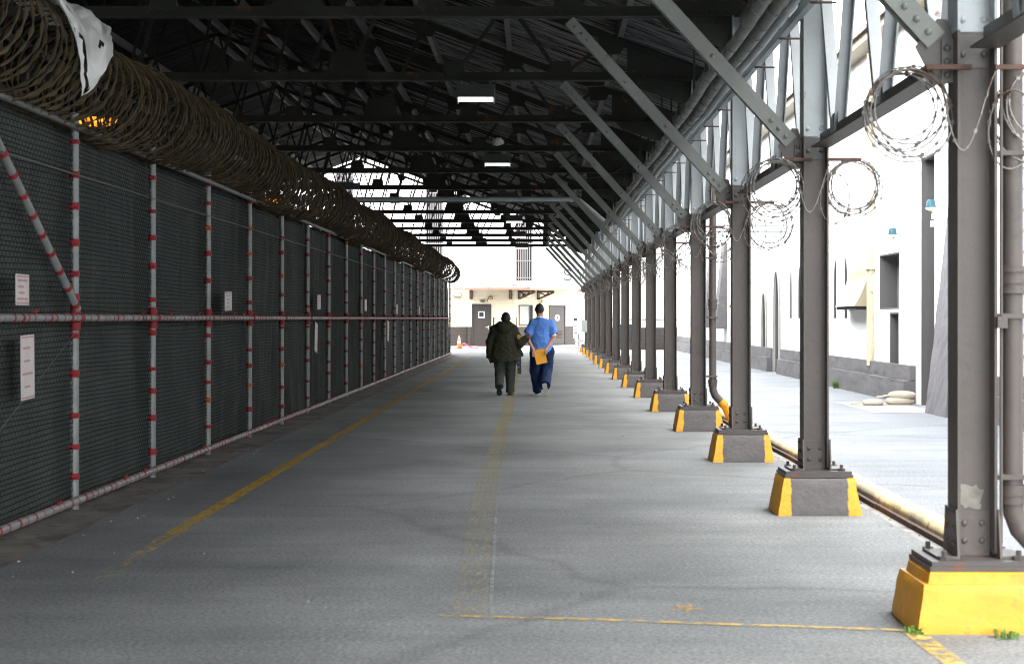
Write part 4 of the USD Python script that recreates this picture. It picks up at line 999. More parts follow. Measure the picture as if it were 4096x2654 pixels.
# ------------------------------------------------------------------ office at the end of the walkway
YB = 86.0
off = thing('guard_office', 'low cream block office with brown doors and canopy at the end of the walkway', 'building', (0, YB, 0))
DZ = 1.13
P1, P2 = np.array([-1.3, 0.0]), np.array([2.1, 4.2])
dirB = (P2 - P1) / np.linalg.norm(P2 - P1); LB = np.linalg.norm(P2 - P1); angB = math.atan2(dirB[1], dirB[0]); RB = rotz(angB)
def wallB(mb): return mb.move(RB, (P1[0], P1[1], 0))
for z0, z1, mt, n in ((0.086, DZ, M['block_grey'], 'dado_wall'), (DZ + 0.001, 3.22, M['block_cream'], 'upper_wall')):
    MB().box(-3.84, P1[0], 0, 5, z0, z1).put(n, mt, off)
    MB().box(-9.5, -3.842, 0.18, 5, z0, z1).put(n, mt, off)
    wallB(MB().box(0.002, LB, 0.0, 0.3, z0, z1)).put(n, mt, off)
MB().box(-9.6, P1[0] + 0.8, 0.1, 5, 3.221, 3.45).put('roof_edge', M['white_paint'], off)
def door(fr, x0, x1, z0, z1, louver=False):
    d = fr(MB().box(x0 + 0.06, x1 - 0.06, -0.02, -0.002, z0, z1 - 0.06)).put('door', M['door'], off)
    f = MB(); f.box(x0, x0 + 0.058, -0.05, -0.003, z0, z1); f.box(x1 - 0.058, x1, -0.05, -0.003, z0, z1); f.box(x0 + 0.059, x1 - 0.059, -0.05, -0.003, z1 - 0.058, z1)
    fr(f).put('frame', M['door'], d)
    return d
I = lambda mb: mb
d1 = door(I, -3.61, -2.56, 0.087, 2.36)
MB().box(-3.27, -2.92, -0.034, -0.021, 1.61, 1.96).put('vision_frame', M['white_paint'], d1)
MB().box(-3.22, -2.97, -0.04, -0.0345, 1.66, 1.91).put('vision_pane', M['teal'], d1)
MB().tube([(-2.72, -0.07, 1.1), (-2.86, -0.07, 1.1)], 0.018, 8).box(-2.75, -2.69, -0.05, -0.021, 1.0, 1.2).put('handle', M['steel'], d1)
tm = meshkit.text_mesh('YARD-9', 0.175, 0.008, bold=True); v = np.array(tm.vertices); wv = v[:, 0].max()
MB().add(np.stack([-3.2 + v[:, 0] * (0.46 / wv), -0.012 + v[:, 2] * -1, 2.45 + v[:, 1] * 1.0], 1), tm.faces).put('lettering', M['ink'], off, label='black lettering YARD-9 above the door')
# window in the wall
s0 = 0.33
w_ = wallB(MB().box(s0, s0 + 0.06, -0.04, 0.0, 1.2, 2.32).box(s0 + 1.12, s0 + 1.18, -0.04, 0.0, 1.2, 2.32).box(s0 + 0.061, s0 + 1.119, -0.04, 0.0, 2.26, 2.32).box(s0 + 0.061, s0 + 1.119, -0.06, 0.0, 1.2, 1.25).box(s0 + 0.85, s0 + 0.9, -0.035, 0.0, 1.251, 2.259)).put('window', M['door'], off)
wallB(MB().box(s0 + 0.061, s0 + 0.849, -0.02, -0.004, 1.251, 2.259)).put('blind', M['blind'], w_)
wallB(MB().box(s0 + 0.901, s0 + 1.119, -0.02, -0.004, 1.251, 2.259)).put('dark_pane', M['black'], w_)
# right door
ta, tb = 2.95, 4.42
d2 = door(wallB, ta, tb, 0.15, 2.32)
wallB(MB().lathe([(0, 0.012), (0.178, 0.012), (0.185, 0.0)], sides=28).move(np.array([[1.2, 0, 0], [0, 0, -1], [0, 1, 0]]), ((ta + tb) / 2, -0.021, 1.62))).put('round_sign', M['white_paint'], d2)
wallB(MB().prism(sg.Polygon([((ta + tb) / 2 - 0.15, 1.54), ((ta + tb) / 2 + 0.15, 1.54), ((ta + tb) / 2, 1.755)]), 'y', -0.044, -0.034)).put('triangle_emblem', M['blue'], d2)
lv = MB()
for i in range(6): lv.bar((ta + 0.3, -0.03, 0.5 + i * 0.075), (tb - 0.3, -0.03, 0.5 + i * 0.075), 0.012, 0.05, (0, -0.6, 0.8))
wallB(lv).put('louvre', M['trim_brown'], d2)
# lights on the wall
def box_light(x, z, fr, w=0.42, h=0.2, tilt=0.0, n='wall_light', lens=None):
    a = fr(MB().box(x - w / 2, x + w / 2, -0.16, -0.003, z - h / 2, z + h / 2)).put(n, M['door'], off)
    fr(MB().box(x - w / 2 + 0.03, x + w / 2 - 0.03, -0.172, -0.1605, z - h / 2 + 0.025, z + h / 2 - 0.025)).put('lens', lens or M['lens_white'], a)
box_light(-4.4, 2.86, lambda mb: mb.move(None, (0, 0.18, 0)))
box_light(-2.6, 2.68, I, 0.26, 0.12, lens=M['lens_amber'])
box_light(0.95, 2.83, wallB, 0.6, 0.22)
m = wallB(MB().lathe([(0, 0.18), (0.05, 0.17), (0.06, 0.06), (0.06, 0.0)], (2.15, -0.15, 2.45), 12)).put('amber_beacon', M['lens_amber'], off, smooth=40)
wallB(MB().box(2.07, 2.23, -0.23, -0.003, 2.33, 2.45)).put('beacon_base', M['white_paint'], m)
# canopy with corrugated sheet and timber brackets
def corrugated(p0, p1, back, z0, z1, n_per=9):
    """wavy sheet along p0-p1 rising from z0 at the front edge to z1 'back' metres behind"""
    p0, p1 = np.array(p0), np.array(p1); L = np.linalg.norm(p1 - p0); d = (p1 - p0) / L; nn = np.array([-d[1], d[0]])
    n = int(L * n_per * 4); s = np.linspace(0, L, n); wz = 0.022 * np.sin(s * n_per * 2 * np.pi * 0.55)
    rows = []
    for b, z in ((0, z0), (back, z1)):
        q = p0 + d * s[:, None] + nn * b
        rows.append(np.c_[q, z + wz])
    top = np.vstack(rows); v = np.vstack([top, top - [0, 0, 0.012]]); k = np.arange(n - 1)
    f = [np.stack([k, k + 1, n + k + 1, n + k], 1), np.stack([2 * n + k, 3 * n + k, 3 * n + k + 1, 2 * n + k + 1], 1), np.stack([k, 2 * n + k, 2 * n + k + 1, k + 1], 1)]
    return v, np.vstack(f)
cp = [(-3.95, -1.25), (-0.55, -1.25)]
q0 = P1 + np.array([dirB[1], -dirB[0]]) * 1.3
cp2 = [(-0.55, -1.25), (2.75, 3.0)]
MB().add(*corrugated(cp[0], cp[1], 1.3, 3.24, 3.46)).put('canopy_sheet', M['sheet_roof'], off)
MB().add(*corrugated(cp2[0], cp2[1], 1.3, 3.24, 3.46)).put('canopy_sheet', M['sheet_roof'], off)
MB().bar((*cp[0], 3.16), (*cp[1], 3.16), 0.05, 0.1, (0, 0, 1)).put('canopy_fascia', M['fascia'], off)
MB().bar((cp2[0][0] + 0.04, cp2[0][1] + 0.04, 3.16), (*cp2[1], 3.16), 0.05, 0.1, (0, 0, 1)).put('canopy_fascia', M['fascia'], off)
def bracket(p, n):
    p = np.array([*p]); n = np.array(n); e = p + n * 1.1
    b = MB(); b.bar((*p, 2.62), (*p, 3.1), 0.18, 0.1, (n[0], n[1], 0)); b.bar((*(p + n * 0.06), 3.05), (*e, 3.05), 0.1, 0.1, (0, 0, 1)); b.bar((*(p + n * 0.06), 2.66), (*e, 3.0), 0.09, 0.08, (0, 0, 1))
    m_ = (p + e) / 2; b.bar((*(p + n * 0.1), 3.0), (*m_, 2.84), 0.06, 0.06, (0, 0, 1)); b.bar((*(p + n * 0.75), 3.0), (*m_, 2.84), 0.06, 0.06, (0, 0, 1))
    b.put('canopy_bracket', M['trim_brown'], off)
bracket((-3.65, -0.01), (0, -1)); bracket((-1.52, -0.01), (0, -1))
nB = np.array([dirB[1], -dirB[0]])
bracket(P1 + dirB * 0.35 + nB * 0.01, nB); bracket(P1 + dirB * 2.0 + nB * 0.01, nB)

# low white building right of the office
ann = thing('white_annex', 'white annex with grey dado and dark panel seen between the far columns', 'building', (3.0, 80.5, 0))
MB().box(0, 4, 0, 6, -0.1, 1.12).put('dado_wall', M['block_grey'], ann)
MB().box(0, 4, 0.0, 6, 1.121, 4.6).put('wall', M['white_wall'], ann)
MB().box(0.9, 2.1, -0.04, -0.003, 0.5, 1.28).put('dark_panel', M['teal'], ann)
MB().box(0, 4, -0.03, -0.003, 1.5, 1.56).put('trim_strip', M['smooth_grey'], ann)

# tall white block behind the office
big = thing('white_prison_block', 'tall white prison block with barred windows rising behind the office', 'building', (0, 108, 0))
wl = sg.box(-45, -0.1, 9, 15)
wins = [(-13.2, 1.2), (-7.1, 1.2), (-1.0, 1.2)]
for x, w in wins: wl = wl.difference(sg.box(x - w / 2, 4.1, x + w / 2, 11.5))
MB().prism(wl, 'y', 0, 0.5).put('wall', M['white_wall'], big)
for x, w in wins:
    g = MB().box(x - w / 2 + 0.002, x + w / 2 - 0.002, 0.35, 0.4, 4.102, 11.498).put('window', M['black'], big)
    b = MB()
    for i in range(8):
        xx = x - w / 2 + w * (i + 0.5) / 8; b.box(xx - 0.035, xx + 0.035, 0.06, 0.12, 4.11, 11.49)
    for z in np.arange(4.3, 11.4, 1.15): b.box(x - w / 2 + 0.01, x + w / 2 - 0.01, 0.03, 0.058, z, z + 0.07)
    b.put('window_bars', M['smooth_grey'], g)
for ch, x in (('S', 1.62), ('W', 2.6)):
    tm = meshkit.text_mesh(ch, 0.78, 0.03); v = np.array(tm.vertices)
    MB().add(np.stack([x + v[:, 0], -0.035 + v[:, 2] * -1 + 0.03, 4.15 + v[:, 1]], 1), tm.faces).put('wall_letter', M['blue_ink'], big)
for x, z, m_ in ((1.6, 6.5, M['blue']), (2.35, 6.35, M['blue']), (1.55, 5.9, M['lens_amber']), (1.72, 5.45, M['lens_amber'])):
    MB().box(x, x + 0.14, -0.03, -0.003, z, z + 0.12).put('wall_marker', m_, big)

# things in front of the office
t = thing('traffic_cone', 'orange traffic cone with two white bands left of the office door', 'traffic cone', (-4.18, 83.5, 0))
MB().cbox(0, 0, 0.018, 0.36, 0.36, 0.036).put('base', M['orange'], t)
def cone_r(z): return 0.135 - 0.105 * (z - 0.036) / 0.66
for a, b, mt, n in ((0.036, 0.3, 'orange', 'cone'), (0.3, 0.42, 'white_paint', 'white_band'), (0.42, 0.49, 'orange', 'cone'), (0.49, 0.61, 'white_paint', 'white_band'), (0.61, 0.7, 'orange', 'cone')):
    MB().lathe([(cone_r(a), a), (cone_r(b), b), (0, b)] if n == 'cone' else [(cone_r(a) + .002, a), (cone_r(b) + .002, b)], (0, 0, 0), 20).put(n, M[mt], t, smooth=30)
v, f = sheet(-0.5, 0.5, -0.3, 0.3, 0, 22, 14)
zz = 0.22 * np.exp(-((v[:, 0] + 0.35) / 0.28) ** 2) + 0.16 * meshkit.fbm(v * 6, 3) * np.exp(-(v[:, 1] / 0.25) ** 2)
v[:, 2] = zz * np.clip(1 - (np.abs(v[:, 0]) / 0.5) ** 6, 0, 1) + 0.012
MB().add(v + [-3.62, 83.3, 0], f).put('red_cloth', M['cloth_red'], smooth=True, label='crumpled bright red cloth on the ground right of the cone', cat='cloth')
v, f = sheet(-0.25, 0.25, -0.15, 0.15, 0, 14, 8); v[:, 2] = 0.09 * meshkit.fbm(v * 8, 3, 4) + 0.005
MB().add(v + [-3.0, 83.2, 0], f).put('purple_cloth', M['cloth_purple'], smooth=True, label='small dark purple cloth beside the red cloth', cat='cloth')
m = MB()
for i in range(9): m.box(-3.3 + i * 0.135, -3.3 + i * 0.135 + 0.12, 84.7, 85.4, 0.086, 0.1)
m.put('door_mat', M['mat_red'], label='reddish door mat in front of the left office door', cat='door mat')

# utility cart behind the officer
t = thing('utility_cart', 'small white utility cart with windscreen parked behind the officer', 'cart', (-1.66, 78.0, 0))
MB().prism(sg.Polygon([(-0.1, 0.3), (1.9, 0.3), (1.9, 0.75), (1.2, 0.78), (1.15, 0.55), (0.55, 0.55), (0.5, 0.8), (0.1, 0.85), (-0.12, 0.6)]), 'x', -0.56, 0.56).put('body', M['white_paint'], t)
f = MB()
for x in (-0.57, 0.57): f.bar((x, 0.12, 0.8), (x, 0.35, 1.64), 0.04, 0.04, (1, 0, 0)); f.bar((x, 1.25, 0.75), (x, 1.2, 1.64), 0.04, 0.04, (1, 0, 0))
f.box(-0.55, 0.55, 0.1, 0.14, 0.82, 0.86); f.put('frame', M['lamp_grey'], t)
MB().bar((-0.0, 0.14, 0.87), (0, 0.345, 1.63), 1.09, 0.006, (0, -1, 0.27)).put('windscreen', M['glass'], t)
MB().cbox(0, 0.8, 1.67, 1.22, 1.25, 0.05).cbox(0, 0.8, 1.70, 1.12, 1.1, 0.03).put('roof', M['white_paint'], t)
MB().box(-0.5, 0.5, 0.95, 1.4, 0.78, 0.9).box(-0.5, 0.5, 1.3, 1.42, 0.9, 1.25).put('seat', M['cream'], t)
for x in (-0.5, 0.5):
    for y in (0.25, 1.5):
        w = MB().tube([(x - 0.09, y, 0.23), (x - 0.08, y, 0.23), (x + 0.08, y, 0.23), (x + 0.09, y, 0.23)], [0.19, 0.23, 0.23, 0.19], 18).put('wheel', M['rubber'], t, smooth=40)
        MB().tube([(x - 0.095, y, 0.23), (x + 0.095, y, 0.23)], 0.11, 12).put('hub', M['white_paint'], w, smooth=40)
for x in (-0.4, 0.4): MB().dome((x, -0.1, 0.62), (0, -1, 0.2), 0.06, 0.02, 10).put('headlight', M['lens_white'], t, smooth=True)
MB().lathe([(0, 0.08), (0.03, 0.075), (0.035, 0)], (-0.15, 0.7, 1.715), 10).put('red_beacon', M['cloth_red'], t, smooth=True)

# boxes and notices by the last columns
t = thing('electrical_cabinet', 'pale grey electrical cabinet on the farthest column', 'cabinet', (2.12, YC[-1] - 0.28, 0.93))
MB().cbox(0, 0, 0.28, 0.27, 0.16, 0.56).put('case', M['light_box'], t)
MB().box(-0.12, 0.12, -0.09, -0.081, 0.02, 0.54).put('door', M['light_box'], t)
MB().tube([(-0.03, 0, 0.56), (-0.03, 0, 0.98)], 0.02, 8).put('conduit', M['steel'], t, smooth=40)
t = thing('notice_post', 'white notice board with blue bands on a post by the last columns', 'notice board', (1.84, 79.6, 0))
MB().tube([(0, 0.03, 0), (0, 0.03, 1.9)], 0.02, 8).put('post', M['steel'], t, smooth=40)
MB().cbox(0, 0, 1.08, 0.24, 0.02, 0.95).put('board', M['white_paint'], t)
for z, h in ((1.47, 0.12), (1.2, 0.05), (1.0, 0.05), (0.82, 0.05)): MB().box(-0.1, 0.1, -0.014, -0.0105, z, z + h).put('blue_band', M['blue_ink'], t)
t = thing('standpipe', 'short silver standpipe with valve beside the last pedestals', 'standpipe', (1.95, 77.2, 0))
MB().lathe([(0, 0.9), (0.05, 0.88), (0.09, 0.8), (0.09, 0.62), (0.07, 0.58), (0.07, 0.08), (0.13, 0.06), (0.13, 0)], sides=14).put('body', M['steel'], t, smooth=40)
for s in (-1, 1): MB().tube([(0, 0, 0.5), (s * 0.17, -0.03, 0.5)], [0.06, 0.06], 10).tube([(s * 0.17, -0.03, 0.5), (s * 0.2, -0.03, 0.5)], 0.075, 10).put('outlet', M['steel'], t, smooth=40)
# a plank leaning on the cart
MB().bar((-0.92, 77.5, 0.01), (-1.04, 77.85, 0.62), 0.14, 0.03, (0, 1, 0.5)).put('leaning_board', M['white_paint'], label='white board leaning by the cart, seen between the two people', cat='board')

# ------------------------------------------------------------------ people
def surf_net(S, lo, h):
    nx, ny, nz = S.shape
    ins = S < 0
    c = [ins[a:nx - 1 + a, b:ny - 1 + b, d:nz - 1 + d] for a in (0, 1) for b in (0, 1) for d in (0, 1)]
    s8 = sum(x.astype(np.int8) for x in c)
    act = (s8 > 0) & (s8 < 8)
    idx = np.full(act.shape, -1, np.int64); I_ = np.argwhere(act); idx[act] = np.arange(len(I_))
    acc = np.zeros((len(I_), 3)); cnt = np.zeros(len(I_))
    off_ = [(a, b, d) for a in (0, 1) for b in (0, 1) for d in (0, 1)]
    for p in range(8):
        for q in range(p + 1, 8):
            a, b = np.array(off_[p]), np.array(off_[q])
            if np.abs(a - b).sum() != 1: continue
            va = S[tuple((I_ + a).T)]; vb = S[tuple((I_ + b).T)]; x = (va < 0) != (vb < 0)
            t_ = np.where(x, va / np.where(x, va - vb, 1), 0)
            acc[x] += (a + (b - a) * t_[:, None])[x]; cnt[x] += 1
    v = lo + h * (I_ + acc / cnt[:, None])
    F = []
    for ax in range(3):
        sl0 = [slice(None)] * 3; sl1 = [slice(None)] * 3; sl0[ax] = slice(0, -1); sl1[ax] = slice(1, None)
        a, b = ins[tuple(sl0)], ins[tuple(sl1)]
        E = np.argwhere(a != b); o1, o2 = [k for k in range(3) if k != ax]
        E = E[(E[:, o1] > 0) & (E[:, o2] > 0) & (E[:, o1] < S.shape[o1] - 1) & (E[:, o2] < S.shape[o2] - 1)]
        def cell_(d1, d2):
            e = E.copy(); e[:, o1] -= d1; e[:, o2] -= d2; return idx[tuple(e.T)]
        q = np.stack([cell_(1, 1), cell_(0, 1), cell_(0, 0), cell_(1, 0)], 1)
        flip = a[tuple(E.T)] ^ (ax == 1)
        q[~flip] = q[~flip][:, ::-1]
        F.append(q)
    q = np.vstack(F)
    return v, np.vstack([q[:, [0, 1, 2]], q[:, [0, 2, 3]]])

class Sdf:
    def __init__(s, lo, hi, h):
        s.lo, s.h = np.array(lo, float), h
        s.n = np.ceil((np.array(hi) - s.lo) / h).astype(int) + 1
        s.S = np.full(s.n, 1.0)
    def _add(s, lo, hi, fn, k):
        a = np.clip(np.floor((np.array(lo) - s.lo) / s.h).astype(int) - 1, 0, s.n); b = np.clip(np.ceil((np.array(hi) - s.lo) / s.h).astype(int) + 2, 0, s.n)
        if (b <= a).any(): return s
        g = np.stack(np.meshgrid(*[s.lo[i] + s.h * np.arange(a[i], b[i]) for i in range(3)], indexing='ij'), -1)
        d = fn(g); sub = s.S[a[0]:b[0], a[1]:b[1], a[2]:b[2]]
        if k > 0:
            hh = np.maximum(k - np.abs(sub - d), 0) / k
            r = np.minimum(sub, d) - hh * hh * k / 4
        else: r = np.minimum(sub, d)
        sub[...] = r
        return s
    def rc(s, a, b, ra, rb, sy=1.0, k=0.03, clip=None):
        a, b = np.array(a, float), np.array(b, float); R = max(ra, rb) + k + 0.01
        def fn(p):
            q = p - a; q = q * np.array([1, 1 / sy, 1]); ba = (b - a) * np.array([1, 1 / sy, 1])
            t_ = np.clip((q @ ba) / max(ba @ ba, 1e-9), 0, 1)
            d = (np.linalg.norm(q - t_[..., None] * ba, axis=-1) - (ra + (rb - ra) * t_)) * min(1.0, sy * 1.2)
            if clip is not None:
                d = np.maximum(d, (p - np.array(clip[0])) @ np.array(clip[1], float) / np.linalg.norm(clip[1]))
            return d
        return s._add(np.minimum(a, b) - R, np.maximum(a, b) + R, fn, k)
    def el(s, c, r, k=0.03, clip=None):
        c, r = np.array(c, float), np.array(r, float)
        def fn(p):
            q = (p - c) / r; k0 = np.linalg.norm(q, axis=-1); k1 = np.linalg.norm(q / r, axis=-1)
            d = k0 * (k0 - 1) / np.maximum(k1, 1e-6)
            d = np.where(k0 < 1e-3, -r.min(), d)
            if clip is not None: d = np.maximum(d, (p - np.array(clip[0])) @ np.array(clip[1], float) / np.linalg.norm(clip[1]))
            return d
        return s._add(c - r - k - 0.01, c + r + k + 0.01, fn, k)
    def mesh(s, fold=0.0, freq=(9, 9, 5), seed=0, fine=0.0):
        v, f = surf_net(s.S, s.lo, s.h)
        m_ = trimesh.Trimesh(v, f, process=False)
        trimesh.smoothing.filter_taubin(m_, iterations=4)
        if fold:
            n = np.array(m_.vertex_normals); v = np.array(m_.vertices)
            ridge = 1 - np.abs(2 * meshkit.fbm(v * np.array(freq), 3, seed) - 1)
            m_.vertices = v + n * (fold * (ridge - 0.75))[:, None]
        return MB().add(m_)

def finger_chain(S, pts, r0, r1):
    for i in range(len(pts) - 1):
        S.rc(pts[i], pts[i + 1], r0 + (r1 - r0) * i / (len(pts) - 1), r0 + (r1 - r0) * (i + 1) / (len(pts) - 1), 1, 0.006)

# --- the man in blue
LX_, RX_ = (-0.31, -0.07, 1.19), (0.245, -0.07, 1.18)
LW, RW = (-0.175, -0.20, 0.945), (0.095, -0.20, 0.955)
man = thing('person', 'tall person in blue shirt and navy trousers walking away, hands cuffed behind back', 'person', (0.064, 32.9, 0))
S = Sdf((-0.5, -0.62, -0.02), (0.45, 0.36, 1.95), 0.0075)
hx = -0.046
S.el((hx, 0.02, 1.78), (0.082, 0.1, 0.104)); S.el((hx, 0.055, 1.715), (0.066, 0.07, 0.074), 0.04)
S.rc((hx, 0.115, 1.765), (hx, 0.14, 1.735), 0.012, 0.017, 1, 0.012); S.el((hx, 0.118, 1.695), (0.028, 0.014, 0.012), 0.008)
for s in (-1, 1):
    S.el((hx + s * 0.09, 0.01, 1.762), (0.016, 0.026, 0.038), 0.008); S.el((hx + s * 0.032, 0.098, 1.782), (0.014, 0.012, 0.008), 0.004)
S.rc((-0.035, -0.01, 1.5), (hx, 0.005, 1.70), 0.07, 0.066, 1, 0.04)
S.rc((-0.17, 0, 1.46), (0.17, 0, 1.46), 0.06, 0.06, 1, 0.05); S.rc((0, 0.01, 1.4), (0, 0.01, 1.0), 0.165, 0.15, 0.62, 0.06)
S.rc((-0.08, 0, 0.95), (0.1, 0, 0.95), 0.12, 0.12, 0.9, 0.06)
for sh, el_, wr in (((-0.18, 0, 1.45), LX_, LW), ((0.185, 0, 1.45), RX_, RW)):
    S.rc(sh, el_, 0.058, 0.045, 1, 0.03); S.rc(el_, wr, 0.046, 0.029, 1, 0.02)
S.rc((-0.11, 0, 0.93), (-0.14, 0.06, 0.5), 0.095, 0.06); S.rc((-0.14, 0.06, 0.5), (-0.09, 0.03, 0.09), 0.058, 0.038)
S.rc((0.115, 0, 0.93), (0.10, 0.0, 0.5), 0.095, 0.06); S.rc((0.10, 0.0, 0.5), (0.07, -0.4, 0.24), 0.056, 0.038)
S.rc((-0.09, 0.0, 0.05), (-0.09, 0.18, 0.035), 0.035, 0.03); S.rc((0.06, -0.44, 0.2), (0.085, -0.36, 0.06), 0.034, 0.028)
# hands gripping the side edges of the envelope: palms behind it, fingers curled over its face
ea = math.radians(13); ec = np.array([-0.028, -0.275, 0.80]); ux = np.array([math.cos(ea), 0, math.sin(ea)]); uz = np.array([-math.sin(ea), 0, math.cos(ea)])
for s, wr, zoff in ((-1, np.array(LW), 0.075), (1, np.array(RW), 0.07)):
    edge = ec + ux * s * 0.117 + uz * zoff
    palm = edge - ux * s * -0.012 + np.array([0, 0.012, 0.0])
    S.rc(wr, palm + [0, 0, 0.035], 0.028, 0.032, 0.8, 0.02); S.rc(palm + [0, 0, 0.035], palm + [0, 0, -0.03], 0.026, 0.026, 0.8, 0.012)
    for i, (L_, dz) in enumerate(((0.064, 0.03), (0.07, 0.009), (0.066, -0.012), (0.054, -0.032))):
        b = palm + np.array([s * 0.012, -0.012, dz])
        p1 = b + np.array([s * 0.010, -0.03, -0.004]); p2 = p1 + np.array([-s * 0.034, -0.012, -0.006]); p3 = p2 + np.array([-s * (L_ - 0.04), 0.004, -0.006])
        finger_chain(S, [b, p1, p2, p3], 0.0105, 0.0085)
    finger_chain(S, [palm + [0, 0.01, 0.03], palm + [-s * 0.03, 0.026, 0.02], palm + [-s * 0.06, 0.016, 0.0]], 0.012, 0.009)
S.mesh().put('body', M['skin'], man, smooth=True)
H = Sdf((-0.18, -0.14, 1.6), (0.1, 0.16, 1.93), 0.006)
H.el((hx, 0.016, 1.784), (0.0875, 0.106, 0.107), 0, clip=((hx, 0.05, 1.775), (0, 0.75, -0.62))); H.el((hx, -0.005, 1.745), (0.083, 0.085, 0.08), 0.01, clip=((hx, 0.0, 1.72), (0, 0.6, -0.8)))
H.mesh(0.003, (60, 60, 60)).put('hair', M['hair'], man, smooth=True)
S = Sdf((-0.5, -0.32, 0.8), (0.46, 0.3, 1.72), 0.009)
S.rc((-0.18, -0.0, 1.475), (0.185, -0.0, 1.475), 0.08, 0.08, 1, 0.05); S.rc((-0.035, -0.01, 1.565), (-0.17, 0, 1.49), 0.075, 0.075, 1, 0.05); S.rc((-0.035, -0.01, 1.565), (0.17, 0, 1.49), 0.075, 0.075, 1, 0.05)
S.rc((-0.005, 0, 1.40), (-0.005, 0, 1.1), 0.212, 0.215, 0.62, 0.07)
S.rc((-0.005, 0, 1.15), (-0.005, 0, 0.75), 0.215, 0.262, 0.78, 0.05, clip=((0, 0, 0.885), (0.02, 0, -1)))
for sh, el_, s in (((-0.18, 0, 1.455), LX_, -1), ((0.185, 0, 1.455), RX_, 1)):
    d = np.array(el_) - np.array(sh); d /= np.linalg.norm(d)
    e = np.array(el_) + d * 0.1 + np.array([s * 0.035, -0.01, 0])
    S.rc(sh, e, 0.082, 0.108, 0.9, 0.04, clip=(np.array(sh) + d * 0.225 + np.array([s * 0.02, 0, 0]), d + np.array([s * 0.35, 0, 0])))
S.S = np.maximum(S.S, -1.0)
# neck opening
g = np.stack(np.meshgrid(*[S.lo[i] + S.h * np.arange(S.n[i]) for i in range(3)], indexing='ij'), -1)
S.S = np.maximum(S.S, (g[..., 2] - 1.605) + 0.25 * np.abs(g[..., 0] - hx) - 0.0)
S.mesh(0.030, (7, 7, 6), 3).put('shirt', M['shirt'], man, smooth=True)
m = MB().tube([(hx + 0.004, -0.0, 1.585), (hx + 0.002, 0.0, 1.60), (hx, 0.002, 1.622)], [0.079, 0.078, 0.070], 20); m.put('collar', M['tee'], man, smooth=True)
for sh, el_, s in (((-0.18, 0, 1.455), LX_, -1), ((0.185, 0, 1.455), RX_, 1)):
    sh, el_ = np.array(sh), np.array(el_); d = (el_ - sh) / np.linalg.norm(el_ - sh)
    MB().tube([sh + d * 0.18, sh + d * 0.25, sh + d * 0.262], [0.062, 0.068, 0.066], 16).put('undershirt_sleeve', M['tee'], man, smooth=True)
S = Sdf((-0.36, -0.62, 0.02), (0.36, 0.28, 1.1), 0.009)
S.rc((-0.07, 0, 0.97), (0.08, 0, 0.97), 0.14, 0.14, 0.75, 0.05); S.rc((-0.085, -0.005, 0.87), (0.10, -0.005, 0.87), 0.145, 0.145, 0.9, 0.06)
S.rc((-0.115, 0, 0.88), (-0.135, 0.045, 0.5), 0.14, 0.115, 1, 0.05); S.rc((-0.135, 0.045, 0.5), (-0.09, 0.02, 0.05), 0.112, 0.085, 1, 0.04, clip=((0, 0, 0.055), (0, 0.05, -1)))
S.rc((0.12, 0, 0.88), (0.10, -0.02, 0.5), 0.14, 0.118, 1, 0.05)
ka, kb_ = np.array((0.10, -0.02, 0.5)), np.array((0.055, -0.44, 0.20)); dd = (kb_ - ka) / np.linalg.norm(kb_ - ka)
S.rc(ka, kb_ + dd * 0.1, 0.115, 0.118, 1, 0.04, clip=(kb_ - dd * 0.02, dd))
S.mesh(0.022, (7, 7, 5), 5).put('trousers', M['navy'], man, smooth=True)
def shoe(parent, heel, toe, up, m_up, m_sole, w=0.045, sole_t=0.022, ht=0.07):
    """shoe from heel to toe; 'up' is away from the sole"""
    heel, toe, up = map(lambda q: np.array(q, float), (heel, toe, up)); d = toe - heel; L = np.linalg.norm(d); d /= L; up = up - d * (up @ d); up /= np.linalg.norm(up); sd_ = np.cross(d, up)
    out = [(0, .6), (.06, .85), (.2, .92), (.42, .8), (.6, .95), (.78, 1.05), (.92, .85), (1.0, .4)]
    pl = [(x * L, w * k) for x, k in out] + [(x * L, -w * k) for x, k in reversed(out)]
    so = MB().prism(sg.Polygon(pl).buffer(0.006), 'z', 0, sole_t); R = np.stack([d, sd_, up], 1)
    so.move(R, heel); so.put('sole', m_sole, parent)
    u = Sdf((-0.03, -0.07, 0), (L + 0.03, 0.07, 0.16), 0.007)
    u.rc((0.05, 0, 0.04), (0.09, 0, ht + 0.02), 0.045, 0.042, 1, 0.03); u.rc((0.08, 0, 0.045), (L - 0.07, 0, 0.02), 0.042, 0.038, 1.05, 0.04); u.el((L - 0.07, 0, 0.025), (0.07, 0.047, 0.035), 0.03)
    g = np.arange(u.n[2]) * u.h; u.S = np.maximum(u.S, (sole_t - 0.002 - (u.lo[2] + g))[None, None, :])
    u.mesh().move(R, heel).put('shoe', m_up, parent, smooth=True)
shoe(man, (-0.095, -0.06, 0.002), (-0.09, 0.22, 0.002), (0, 0, 1), M['navy'], M['sole'])
shoe(man, (0.045, -0.50, 0.245), (0.095, -0.385, 0.012), (0.05, 0.7, 0.5), M['navy'], M['sole'])

